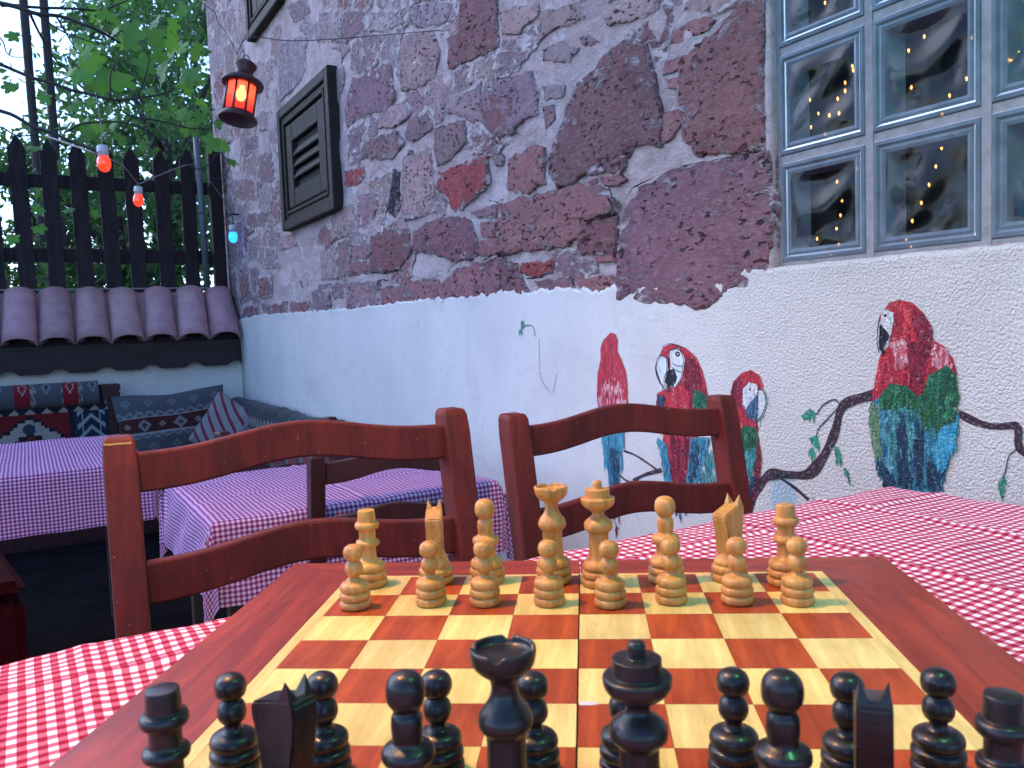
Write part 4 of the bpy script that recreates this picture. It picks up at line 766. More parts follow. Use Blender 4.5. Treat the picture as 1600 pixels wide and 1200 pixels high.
for i in range(120):
    z = 1.085 + i * .0070; wob = .010 * nz((z * 16, 1, 0)) + .007 * nz((z * 50, 1, 0)) + .004 * nz((z * 120, 1, 0))
    V += [(XW + .03, .6985, z), (XW + .004, .6995, z), (XW + .001 + .002 * nz((z * 70, 3, 0)), .708 + wob * .4, z), (XW + .003, .722 + wob, z), (XW + .014, .728 + wob, z)]
for i in range(119):
    for k in range(4): a = i * 5 + k; F.append((a, a + 1, a + 6, a + 5))
ob('mortar_reveal', V, F, M['mortar'], house, smooth=True)
# ---- the painted parrots (flat paint on the plaster)
PC = {'red': [(.50, .030, .05), (.40, .02, .04), (.62, .06, .08), (.34, .02, .05)], 'darkred': [(.20, .012, .03), (.14, .01, .03), (.28, .02, .05)], 'pink': [(.62, .22, .26), (.70, .40, .42), (.50, .08, .12)],
 'white': [(.72, .72, .74), (.6, .62, .66)], 'black': [(.012, .014, .024), (.03, .03, .045)], 'green': [(.015, .12, .06), (.01, .07, .045), (.04, .20, .10), (.02, .09, .03)],
 'olive': [(.22, .30, .18), (.10, .22, .12)], 'teal': [(.06, .26, .28), (.10, .36, .40), (.03, .15, .18)], 'blue': [(.05, .24, .34), (.03, .15, .26), (.10, .34, .44), (.02, .09, .17)],
 'navy': [(.015, .035, .075), (.02, .06, .11)], 'cyan': [(.04, .30, .48), (.06, .38, .55)], 'steel': [(.07, .16, .26), (.03, .07, .13)], 'branch': [(.055, .028, .040), (.09, .05, .06)], 'twig': [(.10, .11, .12)], 'outline': [(.02, .022, .035)], 'leaf': [(.05, .30, .20), (.03, .20, .14)]}
def in_poly(p, poly):
    c = False; n = len(poly); j = n - 1
    for i in range(n):
        if (poly[i][1] > p[1]) != (poly[j][1] > p[1]) and p[0] < (poly[j][0] - poly[i][0]) * (p[1] - poly[i][1]) / (poly[j][1] - poly[i][1]) + poly[i][0]: c = not c
        j = i
    return c
class Paint:
    def __init__(s): s.V = []; s.F = []; s.K = []; s.lay = 0
    def face(s, pts, col):
        s.lay += 1; x = XW - .0012 - s.lay * 1.6e-6; b = len(s.V); s.V += [(x, p[0], p[1]) for p in pts]; s.F.append(list(range(b, b + len(pts)))); s.K.append(col)
    def region(s, key, n, poly):
        poly = [(a / 1000, c / 1000) for a, c in poly]; r = rnd; cols = PC[key]
        size = max(abs(p[0] - poly[0][0]) + abs(p[1] - poly[0][1]) for p in poly)
        strokes_only = n < 0; n = abs(n)
        if not strokes_only: s.face([tuple(q) for q in ragged(poly, .004, .0018 if size > .03 else .0005, rnd.random() * 50)], cols[0])
        y0, y1 = min(p[0] for p in poly), max(p[0] for p in poly); z0, z1 = min(p[1] for p in poly), max(p[1] for p in poly)
        L = .16 * (z1 - z0) + .012; cx = (y0 + y1) / 2; done = tries = 0
        while done < n * (4.5 if strokes_only else 3.2) and tries < n * 60:
            tries += 1; p = (r.uniform(y0, y1), r.uniform(z0, z1))
            if not in_poly(p, poly): continue
            done += 1; ang = (p[0] - cx) * 1.6 + r.gauss(0, .18); l = L * r.uniform(.4, 1.15); wd = r.uniform(.0012, .0034) * (1 + size)
            d = Vector((-math.sin(ang) * .6, -1)).normalized(); q = Vector((-d.y, d.x)); a = Vector(p); m_ = a + d * l * .5 + q * r.uniform(-1, 1) * wd; e = a + d * l
            if not in_poly(e, poly) and r.random() < .45: e = a + d * l * .45; m_ = a + d * l * .22
            c = r.choice(cols); j = r.uniform(.75, 1.25)
            s.face([tuple(a - q * wd * .5), tuple(m_ - q * wd), tuple(e), tuple(m_ + q * wd), tuple(a + q * wd * .5)], tuple(min(.85, v * j) for v in c))
    def line(s, key, wpx, pts):
        P = smooth_curve([(a / 1000, c / 1000, 0) for a, c in pts], 5); w0 = wpx * (.00042 if wpx > 8 else .0005)
        for k, (a, c) in enumerate(zip(P, P[1:])):
            d = (c - a).normalized(); q = Vector((-d.y, d.x, 0)); u = w0 * (1 + .45 * nz((a.x * 30, a.y * 30, 2))); u2 = w0 * (1 + .45 * nz((c.x * 30, c.y * 30, 2)))
            c2 = c + d * w0 * .3
            s.face([(a - q * u)[:2], (c2 - q * u2)[:2], (c2 + q * u2)[:2], (a + q * u)[:2]], PC[key][0])
            if wpx > 8:
                o_ = q * u * rnd.uniform(-.6, .6); s.face([(a + o_ - q * u * .2)[:2], (c + o_ - q * u * .15)[:2], (c + o_ + q * u * .2)[:2], (a + o_ + q * u * .1)[:2]], (.16, .11, .13) if k % 2 else (.03, .015, .03))
    def build(s, name, label): return tag(ob(name, s.V, s.F, M['paint'], band, col=s.K), label)
for k, wd, pts in PAINT_LINES:
    p = Paint(); p.lay = 2600 if k == 'outline' else 0; p.line(k, wd, pts); p.build('painted_' + k, None)
for pl in PAINT_LEAVES:
    p = Paint(); p.lay = 60; p.region('leaf', 4, pl); p.build('painted_leaf', None)
for nm, regs in MURAL:
    p = Paint(); p.lay = 120
    for k, n, pl in regs: p.region(k, n, pl)
    o = p.build('painted_parrot', nm + ', painted on the white plaster')
# ---- iron ring and stains on the wall are left to the mortar; wall hook for the bulb cable
b = MB().tube([(XW + .01, 5.20, 1.80), (XW - .05, 5.19, 1.80), (XW - .065, 5.185, 1.785)], .006, 6); b.build('wall_hook', M['black'], house)
# ================================================================ glass block window
gw = empty('glass_block_window', (XW + .05, .30, GZ0), 0, 'window of wavy square glass blocks set in the stone wall', 'window')
XF = XW + .012; BP = .2005
def wave(y, z, s): return .0072 * noise.noise(Vector((y * 16 + s, z * 16, s * 1.3))) + .0026 * math.sin((y + z) * 56 + 3 * noise.noise(Vector((y * 9, z * 9, s))))
for c in range(4):
    for r in range(4):
        y1 = .694 - BP * c; y0 = y1 - .190; z0 = 1.0985 + BP * r; z1 = z0 + .190; s = (c * 3 + r * 5) % 4 * .7
        blk = None
        N = 26; V = []; F = []; uv = []
        m0 = .024
        for j in range(N + 1):
            for i in range(N + 1):
                y = y0 + m0 + (y1 - y0 - 2 * m0) * i / N; z = z0 + m0 + (z1 - z0 - 2 * m0) * j / N
                e = min(i, N - i, j, N - j) / N; f = min(1, e / .14)
                V.append((XF + .003 + wave(y - y0, z - z0, s) * f, y, z))
        for j in range(N):
            for i in range(N): a = j * (N + 1) + i; F.append((a, a + N + 1, a + N + 2, a + 1))
        me = mk('glass_block', [(v[0], v[1] - y0, v[2] - z0) for v in V], F, M['pane' if r else 'pane_dirty'], True)
        blk = put('glass_block', me, gw, loc=(0, y0, z0))
        # stepped rim, flanks, rear pane
        rim = MB(); prof = [(0, .006), (.004, .000), (.010, -.001), (.014, .003), (.019, .001), (.0245, .003)]
        ring = []
        for d, dx in prof: ring.append([(XF + dx, y0 + d, z0 + d), (XF + dx, y1 - d, z0 + d), (XF + dx, y1 - d, z1 - d), (XF + dx, y0 + d, z1 - d)])
        for q in range(len(prof) - 1): rim.add(ring[q] + ring[q + 1], [(i, (i + 1) % 4, (i + 1) % 4 + 4, i + 4) for i in range(4)])
        rim.build('rim', M['rim'], blk)
        fl = MB(); d = .020; fl.add([(XF + .008, y0 + d, z0 + d), (XF + .008, y1 - d, z0 + d), (XF + .008, y1 - d, z1 - d), (XF + .008, y0 + d, z1 - d), (XF + .056, y0 + .022, z0 + .024), (XF + .056, y1 - .026, z0 + .024), (XF + .056, y1 - .026, z1 - .024), (XF + .056, y0 + .022, z1 - .024)],
            [(i, (i + 1) % 4, (i + 1) % 4 + 4, i + 4) for i in range(4)])
        fl.build('flank', M['side'], blk)
        V = []; F = []; N = 14
        for j in range(N + 1):
            for i in range(N + 1):
                y = y0 + .022 + (y1 - y0 - .048) * i / N; z = z0 + .024 + (z1 - z0 - .048) * j / N
                V.append((XF + .056 + 1.6 * wave(y - y0 + .3, z - z0, s + 2) * min(1, min(i, N - i, j, N - j) / N / .15), y, z))
        for j in range(N):
            for i in range(N): a = j * (N + 1) + i; F.append((a, a + N + 1, a + N + 2, a + 1))
        ob('rear_pane', V, F, M['rear'], blk, smooth=True)
g = MB()
for c in range(5): y = .6995 - BP * c; g.box(XF + .002, XF + .053, y - .0075 if c else y - .0075, y + .0075, GZ0, GZ0 + .806)
for r in range(5):
    z = 1.0935 + BP * r
    for c in range(4): y = .6995 - BP * c; g.box(XF + .0035, XF + .0525, y - BP + .0077, y - .0077, z - .0075, z + .0075)
g.build('grout', M['grout'], gw)
rm = MB(); rm.add([(XF + .0555, GY0 - .4, .7), (XF + .0555, 1.3, .7), (XF + .0555, 1.3, 2.4), (XF + .0555, GY0 - .4, 2.4), (XF + 1.4, GY0 - .4, .7), (XF + 1.4, 1.3, .7), (XF + 1.4, 1.3, 2.4), (XF + 1.4, GY0 - .4, 2.4)],
    [(0, 1, 5, 4), (1, 2, 6, 5), (2, 3, 7, 6), (3, 0, 4, 7), (4, 5, 6, 7)])
rm.build('room_behind', M['room'], house)
fs = empty('fairy_light_string', (XF + .45, .4, .7), 0, 'string of tiny warm fairy lights hanging behind the glass blocks', 'fairy lights')
b = MB(); cb = MB(); r2 = random.Random(5)
for k in range(13):
    yb = 1.15 - k * .1; P = [(XF + .25 + .3 * r2.random(), yb + r2.uniform(-.06, .06), 2.35 - i * .12) for i in range(13)]; P = smooth_curve(P, 3); cb.tube(P, .0012, 4)
    for q in P[1:]: b.lathe([(0, -.005), (.0022, -.002), (.0022, .002), (0, .005)], 6, q)
cb.build('cable', M['black'], fs); tag(b.build('lamps', m_emit('warm_fairy_lamp', (1, .36, .07), 2.2), fs), kind='stuff')
# ================================================================ louvred shutters
def shutter(y0, y1, z0, z1, label):
    s = empty('louvred_shutter', (XW, (y0 + y1) / 2, z0), 0, label, 'shutter', 'louvred shutters on the stone wall')
    def frame(name, d0, d1, xa, xb):
        b = MB(); a0, a1, c0, c1 = y0 + d0, y1 - d0, z0 + d0 * .9, z1 - d0 * .9; e = d1 - d0; ez = e * .9
        b.box(xa, xb, a0, a0 + e, c0, c1, .004); b.box(xa, xb, a1 - e, a1, c0, c1, .004); b.box(xa + .001, xb, a0 + e, a1 - e, c0, c0 + ez, .004); b.box(xa + .001, xb, a0 + e, a1 - e, c1 - ez, c1, .004)
        return b.build(name, M['shutter'], s)
    frame('outer_frame', 0, .055, XW - .036, XW + .015); frame('middle_moulding', .0555, .082, XW - .024, XW + .012); frame('inner_moulding', .0825, .104, XW - .031, XW + .010)
    frame('leaf_frame', .115, .215, XW - .022, XW + .006)
    b = MB().box(XW + .004, XW + .012, y0 + .06, y1 - .06, z0 + .06, z1 - .06); b.build('backing', M['room'], s)
    n = 4; h = (z1 - z0 - .40) / n
    for i in range(1, n):
        zc = z0 + .20 + h * i; b = MB().prism([(XW - .021, zc - .010), (XW - .017, zc - .016), (XW + .003, zc + .022), (XW - .001, zc + .028)], y0 + .214, y1 - .214, 'y'); fix_normals(b.build('slat', M['shutter'], s))
    return s
shutter(*SH[0], 'dark louvred shutter below the other one, beside a strip of white plaster')
shutter(*SH[1], 'dark louvred shutter higher up the stone wall')
# ================================================================ garden wall with tile coping
gwall = empty('garden_wall', (-1.5, 5.5, ZL), 0, 'low white garden wall with a coping of barrel roof tiles', 'wall')
b = MB().box(-5, XW - .002, 5.36, 5.74, ZL, .99).box(-5, XW - .0025, 5.50, 5.74, .9905, 1.28); b.build('plaster_face', M['plaster'], gwall)
# fascia board with scalloped lower edge
pl = [(XW - .004, .985), (-5, .985)]; x = -5.0
pts = []
while x < XW - .004:
    ph = ((x - .52) / .262) % 1.0
    pts.append((x, .818 + (.030 * math.sin(math.pi * (ph - .28) / .44) if .28 < ph < .72 else 0))); x += .0125
b = MB().prism(pts + [(XW - .004, .818), (XW - .004, .985), (-5, .985)], 5.285, 5.312, 'y'); fix_normals(b.build('fascia_board', M['fascia'], gwall))
b = MB().box(-5, XW - .004, 5.313, 5.359, .93, .985); b.build('batten', M['fascia'], gwall)
# sloping bed under the tiles and the tiles
b = MB().add([(-5, 5.285, .987), (XW - .004, 5.285, .987), (XW - .004, 5.50, 1.30), (-5, 5.50, 1.30)], [(0, 1, 2, 3)]); b.build('tile_bed', M['fascia'], gwall)
slope = math.atan2(1.315 - 1.0, 5.465 - 5.262); TL = math.hypot(1.315 - 1.0, 5.465 - 5.262)
def tile_mesh(sd):
    V = []; F = []; n = 14; NL = 5
    for k in range(NL + 1):
        t = k / NL; r = .098 - .012 * t
        for rr in (r, r - .014):
            for i in range(n + 1):
                a = math.pi * i / n; wob = .0025 * nz((a * 1.5, t * 2, sd))
                V.append((-(rr + wob) * math.cos(a), t * TL, (rr + wob) * math.sin(a) * .92 - .012))
    m_ = n + 1
    for k in range(NL):
        for i in range(n):
            a = k * 2 * m_ + i; F.append((a, a + 1, a + 2 * m_ + 1, a + 2 * m_)); q = a + m_; F.append((q, q + 2 * m_, q + 2 * m_ + 1, q + 1))
    for k in (0, NL):
        for i in range(n): a = k * 2 * m_ + i; F.append((a, a + m_, a + m_ + 1, a + 1))
    return mk('roof_tile', V, F, M['tile'], True)
tm = [tile_mesh(s) for s in (1, 5, 9)]
for i in range(27):
    x = .846 - i * .1955
    t = put('roof_tile', tm[i % 3], gwall, loc=(x, 5.262 + rnd.uniform(-.006, .006), 1.0), rot=(slope + rnd.uniform(-.025, .025), rnd.uniform(-.05, .05), rnd.uniform(-.03, .03) - .06))
    j = rnd.uniform(.85, 1.12); t.color = (.52 * j, .29 * j * rnd.uniform(.93, 1.05), .315 * j, 1)
    if i < 26:   # channel tile between two covers
        c = MB(); P = []
        V = []; F = []
        for k in range(2):
            for a in range(7): q = math.pi * a / 6; V.append((-.05 * math.cos(q), k * TL * .99, -.035 * math.sin(q) + .028))
        F = [(a, a + 1, a + 8, a + 7) for a in range(6)]
        o = put('channel_tile', mk('channel_tile', V, F, M['tile'], True), gwall, loc=(x - .098, 5.272, 1.004), rot=(slope, 0, -.06)); o.color = (.36, .20, .22, 1)
b = MB().tube(smooth_curve([(-3, 5.46, 1.325), (-1, 5.455, 1.333), (-.2, 5.452, 1.336), (.4, 5.45, 1.338), (.80, 5.44, 1.337), (.90, 5.42, 1.32), (.945, 5.33, 1.12), (.948, 5.268, .995), (.947, 5.266, .60), (.947, 5.30, .3)], 6), .004, 5)
tag(b.build('thin_cable', M['cable']), 'thin pale cable lying along the top of the roof tiles', 'cable')
# ================================================================ picket fence above the coping
fence = empty('picket_fence', (-1.2, 5.62, 1.29), 0, 'tall dark picket fence with pointed boards behind the roof tiles', 'fence')
px = [.722, .564, .388, .234, .069, -.094, -.256]
while px[-1] > -3.4: px.append(px[-1] - .163 - rnd.uniform(-.006, .006))
for x in px:
    wd = rnd.uniform(.043, .049); zt = 2.28 + rnd.uniform(-.03, .03); l = rnd.uniform(-.012, .012)
    b = MB().prism([(x - wd - .0, 1.28), (x + wd, 1.28), (x + wd + l, zt - .07), (x + l, zt + .02), (x - wd + l, zt - .07)], 5.60, 5.622, 'y'); fix_normals(b.build('picket', M['fence'], fence))
for z0, z1 in ((1.99, 2.07), (1.52, 1.605)): MB().box(-3.5, .86, 5.623, 5.66, z0, z1, .004).build('rail', M['fence'], fence)
b = MB().box(.865, .945, 5.56, 5.64, 1.27, 2.33, .005); b.build('end_post', M['fence'], fence)
b = MB().tube([(.80, 5.53, 1.30), (.795, 5.53, 1.9), (.785, 5.53, 2.5)], .021, 10); b.lathe([(.024, 1.84), (.024, 1.88)], 10, (.795, 5.53, 0))
tag(b.build('metal_pipe', M['whitemetal'], smooth=True), 'pale upright metal pipe in front of the fence end post', 'pipe')
# dark outbuilding wall and rising ground behind the fence
ow = empty('neighbour_wall', (.2, 7.6, ZL), 0, 'dark low block wall half hidden behind the picket fence', 'wall')
for r in range(6):
    for c in range(16):
        x = -1.6 + c * .23 + (.115 if r % 2 else 0)
        if x > 1.7: continue
        MB().box(x + .004, x + .222, 7.55 + rnd.uniform(0, .012), 7.75, ZL + r * .2 + .004, ZL + r * .2 + .194, .006).build('block', M['floor'], ow)
# ================================================================ trees behind
def leaf_cloud(cx, cy, cz, rx, ry, rz, n, size, rg, hole=.35):
    V = []; F = []; k = 0
    clumps = []
    for _ in range(max(6, n // 160)):
        while True:
            q = Vector((rg.uniform(-1, 1), rg.uniform(-1, 1), rg.uniform(-1, 1)))
            if q.length < 1: break
        q = q.normalized() * q.length ** .6; clumps.append((Vector((cx + q.x * rx, cy + q.y * ry, cz + q.z * rz)), rg.uniform(.16, .34) * rx))
    for c, r in clumps:
        for _ in range(n // len(clumps)):
            d = Vector((rg.gauss(0, 1), rg.gauss(0, 1), rg.gauss(0, .8))); p = c + d * r * .55
            a = Vector((rg.gauss(0, 1), rg.gauss(0, 1), rg.gauss(0, 1))).normalized(); t = a.cross(Vector((rg.gauss(0, 1), rg.gauss(0, 1), rg.gauss(0, 1)))).normalized(); s = size * rg.uniform(.6, 1.3)
            b_ = len(V); V += [p - a * s, p + t * s * .42, p + a * s, p - t * s * .42]; F.append((b_, b_ + 1, b_ + 2, b_ + 3))
    return V, F, clumps
def tree(name, x, y, h, crown, n, size, label, seed, lean=0):
    rg = random.Random(seed); t = empty(name, (x, y, ZL), 0, label, 'tree', 'trees behind the fence')
    cz = h - crown[2]; V, F, cl = leaf_cloud(x + lean, y, cz, *crown, n, size, rg)
    P = smooth_curve([(x, y, ZL - .1), (x + lean * .3, y, h * .35), (x + lean, y, cz)], 6); b = MB().tube(P, [.11 * (1 - .6 * i / len(P)) for i in range(len(P))], 8)
    for c, r in cl[:14]: b.tube(smooth_curve([P[len(P) // 2 + rg.randint(0, 5)], (P[-1] + c) / 2 + Vector((0, 0, -.1)), c], 4), [.04 - .0025 * i for i in range(9)], 5)
    b.build('trunk', M['bark'], t, True); ob('crown', V, F, M['leaf_far'], t)
tree('garden_tree', 1.05, 8.6, 4.75, (.95, 1.0, 1.75), 10000, .048, 'dense green tree filling the gap between fence and stone house', 1)
tree('garden_tree', -.05, 9.4, 3.15, (.85, 1.0, .9), 4500, .045, 'small leafed tree standing behind the two thin wooden poles', 2)
tree('garden_tree', -1.5, 8.8, 2.3, (1.0, 1.0, .7), 6000, .045, 'lower bushy tree behind the open end of the picket fence', 3)
tree('garden_tree', .45, 7.0, 2.5, (.9, .5, .75), 3200, .042, 'leafy shrub like tree growing right behind the pickets', 4)
tree('garden_tree', 1.9, 12.5, 6.6, (1.9, 1.6, 2.3), 7000, .085, 'tall far tree rising above the other trees beside the house', 5)
tree('garden_tree', -2.4, 13.0, 2.9, (2.0, 1.6, 1.5), 9000, .07, 'wide far tree low behind the others', 6)
for x0, x1, tilt in ((-.10, -.085, .02), (.055, .075, .015)):
    b = MB().tube([(x0 + .02, 8.15, ZL), (x0, 8.2, 2.0), (x0 - tilt, 8.25, 5.2)], .036, 8)
    tag(b.build('wooden_pole', M['bark']), 'thin brown upright pole among the trees, ' + ('the one with open sky beside it' if x0 < 0 else 'the one tangled with vines'), 'pole')
# ---- fig tree reaching in overhead
fig = empty('fig_tree', (-2.4, 3.4, ZL), 0, 'fig tree with big lobed leaves hanging over the courtyard corner', 'tree')
b = MB().tube(smooth_curve([(-2.4, 3.4, ZL - .05), (-2.3, 3.45, .9), (-2.1, 3.4, 1.7), (-1.75, 3.3, 2.3), (-1.2, 3.35, 2.55), (-.75, 3.45, 2.72)], 6), [.11 - .0027 * i for i in range(31)], 10); b.build('trunk', M['bark'], fig, True)
for r, pts in FIG_BRANCHES:
    P = smooth_curve(pts, 5); n = len(P)
    P = [p + Vector((nz(p, 7), nz(p + Vector((3, 0, 0)), 7), nz(p + Vector((0, 5, 0)), 7))) * .012 for p in P]
    MB().tube(P, [r * .62 * (1 - .6 * i / n) for i in range(n)], 7).build('branch', M['bark'], fig, True)
b = MB()
for a, c in (((-1.75, 3.3, 2.3), FIG_BRANCHES[0][1][0]), ((-1.75, 3.3, 2.3), FIG_BRANCHES[2][1][0]), ((-2.1, 3.4, 1.7), FIG_BRANCHES[3][1][0]), ((-1.75, 3.3, 2.3), FIG_BRANCHES[11][1][0]), ((-2.1, 3.4, 1.7), FIG_BRANCHES[12][1][0])):
    b.tube(smooth_curve([a, (Vector(a) + Vector(c)) / 2 + Vector((0, 0, .12)), c], 5), [.03 - .0015 * i for i in range(11)], 7)
b.build('limb', M['bark'], fig, True)
def fig_leaf(v):
    rg = random.Random(v); out = []; lobes = [(90, 1.0), (38, .92), (142, .92), (-12, .74), (192, .74)]
    n = 60
    for i in range(n):
        a = 360 * i / n - 90
        r = .34
        for la, lr in lobes:
            d = abs((a - la + 180) % 360 - 180); r = max(r, lr * max(0, math.cos(math.radians(min(90, d * 2.6)))) ** .55)
        if abs((a + 90 + 180) % 360 - 180) < 14: r = .12
        r *= 1 + .04 * math.sin(i * 2.7 + v) ; out.append((r * math.cos(R(a)), r * math.sin(R(a))))
    V = [(0, 0, 0)]; F = []
    for s in (.5, 1):
        for x, y in out: V.append((x * s, y * s, -.16 * (x * s) ** 2 + .10 * abs(x * s) - .12 * (y * s) ** 2 + .05 * math.sin(5 * x * s + v) * s))
    for i in range(n):
        j = (i + 1) % n; F.append((0, 1 + i, 1 + j)); F.append((1 + i, 1 + n + i, 1 + n + j, 1 + j))
    return mk('leaf', V, F, M['leaf_fig'], True)
fl = [fig_leaf(v) for v in range(4)]
for i, (x, y, z, r) in enumerate(FIG_LEAVES):
    g = random.Random(i * 13 + 5)
    n = Vector((g.gauss(-.25, .45), g.gauss(-.75, .4), g.gauss(.35, .5))).normalized()
    q = n.to_track_quat('Z', 'Y').to_matrix().to_4x4() @ Matrix.Rotation(g.uniform(0, 6.28), 4, 'Z')
    o = put('leaf', fl[i % 4], fig, loc=(x, y, z), rot=q.to_euler()); o.scale = (r * 1.22, r * 1.22, r * 1.22)
    e = q @ Vector((0, -.1 * r, 0)); MB().tube([Vector((x, y, z)) + e, Vector((x, y, z)) + e * 4 + Vector((0, 0, .3 * r)), Vector((x, y, z)) + e * 7 + Vector((0, .02, .2 * r))], .0028, 4).build('leaf_stalk', M['bark'], fig)
# ================================================================ lantern and coloured bulbs
def lantern():
    c = Vector((.350, 2.388, 1.700)); t = empty('hanging_lantern', c, 0, 'small red metal lantern with glowing red panes hanging from a wire', 'lantern')
    t.rotation_euler = (Matrix.Rotation(R(8), 3, fwd) @ Matrix.Rotation(R(-10), 3, right) @ Matrix.Rotation(R(12), 3, 'Z')).to_euler(); H = .205
    def bl(b, name, mat, smooth=True): return fix_normals(b.build(name, mat, t, smooth, True))
    bl(MB().lathe([(.0, .0), (.058, .0), (.062, .004), (.062, .010), (.052, .022), (.050, .026), (0, .026)], 28), 'base', M['lantern'])
    for k in range(8):
        a = 2 * math.pi * k / 8; bl(MB().tube([(.0495 * math.cos(a), .0495 * math.sin(a), .022), (.0495 * math.cos(a), .0495 * math.sin(a), .124)], .0036, 6), 'corner_bar', M['lantern'])
        a2 = a + 2 * math.pi / 8; r = .0475
        MB().add([(r * math.cos(a), r * math.sin(a), .024), (r * math.cos(a2), r * math.sin(a2), .024), (r * math.cos(a2), r * math.sin(a2), .122), (r * math.cos(a), r * math.sin(a), .122)], [(0, 1, 2, 3)]).build('red_pane', M['redpane'], t, False, True)
    bl(MB().lathe([(.046, .120), (.066, .122), (.067, .130), (.064, .136), (.048, .146), (.030, .156), (.028, .172), (.036, .186), (.037, .194), (.024, .204), (.0, .206)], 28), 'hood', M['lantern'])
    bl(MB().lathe([(0, .07), (.010, .072), (.017, .085), (.017, .098), (.009, .112), (.009, .125), (0, .125)], 16), 'lamp', m_emit('lantern_lamp', (1, .50, .14), 9))
    bl(MB().tube([(.012 * math.cos(a), 0, .215 + .012 * math.sin(a)) for a in [k * math.pi / 6 for k in range(13)]], .0018, 5), 'ring', M['black'])
n = NT('red_lantern_glass'); tr = n.n('BsdfTranslucent'); n.set(tr, 'Color', (.95, .15, .20)); tp = n.n('BsdfTransparent'); n.set(tp, 'Color', (.95, .17, .20)); df = n.n('BsdfPrincipled'); n.set(df, 'Base Color', (.55, .08, .10)); n.set(df, 'Roughness', .2)
a = n.n('MixShader'); n.set(a, 0, .45); n.t.links.new(tr.outputs[0], a.inputs[1]); n.t.links.new(tp.outputs[0], a.inputs[2]); c2 = n.n('MixShader'); n.set(c2, 0, .15); n.t.links.new(a.outputs[0], c2.inputs[1]); n.t.links.new(df.outputs[0], c2.inputs[2])
M['redpane'] = n.done(c2.outputs[0]); lantern()
def wire(name, pts, r, mat, label, cat): return tag(MB().tube(smooth_curve(pts, 8), r, 5).build(name, mat), label, cat)
wire('hanging_wire', [(.36, 2.386, 1.914), (.345, 2.40, 1.96), (.318, 2.43, 2.02), (.24, 2.5, 2.12), (-.3, 3.0, 2.5), (-.75, 3.45, 2.72)], .0016, M['black'], 'thin black wire holding the lantern from the fig tree', 'wire')
wire('hanging_wire', [(.36, 2.386, 1.914), (.40, 2.36, 1.965), (.55, 2.28, 1.95), (XW + .005, 2.1, 1.985)], .0014, M['black'], 'thin black wire running from the lantern to the stone wall', 'wire')
def bulb(c, s, col, mat, label, tilt=(0, 0)):
    t = empty('light_bulb', c, 0, label, 'bulb', 'coloured bulbs of the string light'); t.rotation_euler = (tilt[0], tilt[1], 0)
    fix_normals(MB().lathe([(0, .0), (.16 * s, 0), (.20 * s, -.05 * s), (.20 * s, -.20 * s), (.215 * s, -.21 * s), (.215 * s, -.26 * s), (.20 * s, -.27 * s), (.20 * s, -.40 * s), (.17 * s, -.41 * s)], 16).build('socket', M['socket'], t, True, True))
    fix_normals(MB().lathe([(.16 * s, -.40 * s), (.19 * s, -.44 * s), (.235 * s, -.56 * s), (.245 * s, -.70 * s), (.22 * s, -.83 * s), (.15 * s, -.94 * s), (.06 * s, -.99 * s), (0, -1.0 * s)], 20).build('globe', mat, t, True, True))
    return t
M['bred'] = m_bulb('lit_red_bulb', (1, .03, .008), .75); M['bblue'] = m_bulb('lit_blue_bulb', (.015, .22, 1), 1.1)
bulb((-.017, 2.826, 1.684), .092, 0, M['bred'], 'larger glowing red bulb in a white socket hanging under a fig branch', (.02, -.03))
bulb((.211, 3.856, 1.722), .094, 0, M['bred'], 'glowing red bulb at the sagging low point of the pale cable', (0, .05))
bulb((.9, 5.112, 1.72), .115, 0, M['bblue'], 'glowing blue bulb hanging close to the stone wall')
for k, (pts, lb) in enumerate(zip(CABLES, ('pale string light cable running from the fig branch to the lower red bulb', 'pale string light cable running from the lower red bulb to the blue bulb', 'short thin cable from which the larger red bulb hangs'))):
    wire('light_cable', pts, .003 if k < 2 else .002, M['cable'], lb, 'cable')
MB()
wire('bulb_loop', [CABLES[1][-1], (.90, 5.13, 1.80), (.905, 5.112, 1.76), (.9, 5.112, 1.722)], .003, M['black'], 'black wire loop from which the blue bulb hangs', 'wire')
# ================================================================ divan benches, kilims and cushions along the walls
def textile(name, P, nu, nv, colf, parent=None, label=None, cat=None, two=None):
    V = []; F = []; K = []
    for j in range(nv + 1):
        for i in range(nu + 1): V.append(P(i / nu, j / nv))
    for j in range(nv):
        for i in range(nu):
            a = j * (nu + 1) + i; F.append((a, a + 1, a + nu + 2, a + nu + 1)); K.append(colf((i + .5) / nu, (j + .5) / nv))
    if two:
        b0 = len(V)
        for j in range(nv + 1):
            for i in range(nu + 1): V.append(two(i / nu, j / nv))
        for j in range(nv):
            for i in range(nu): a = b0 + j * (nu + 1) + i; F.append((a, a + nu + 1, a + nu + 2, a + 1)); K.append((.10, .09, .10))
    o = ob(name, V, F, M['textile'], parent, True, col=K)
    return tag(o, label, cat)
NAVY, CREAM, RED, GREY, LG, BROWN = (.012, .014, .020), (.30, .265, .24), (.15, .013, .016), (.085, .088, .105), (.20, .20, .215), (.070, .018, .020)
bench = empty('divan_bench', (-1.2, 5.0, ZL), 0, 'low wooden divan bench running along the white garden wall', 'bench')
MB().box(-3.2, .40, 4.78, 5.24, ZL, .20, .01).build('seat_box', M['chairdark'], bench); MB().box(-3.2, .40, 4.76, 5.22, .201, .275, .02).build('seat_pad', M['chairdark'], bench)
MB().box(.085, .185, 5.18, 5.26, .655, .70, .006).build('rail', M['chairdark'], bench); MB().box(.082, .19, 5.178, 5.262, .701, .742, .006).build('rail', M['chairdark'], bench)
MB().box(.115, .165, 5.20, 5.25, .20, .654, .005).build('post', M['chairdark'], bench); MB().box(-3.2, .10, 5.262, 5.30, .30, .74, .005).build('backboard', M['chairdark'], bench)
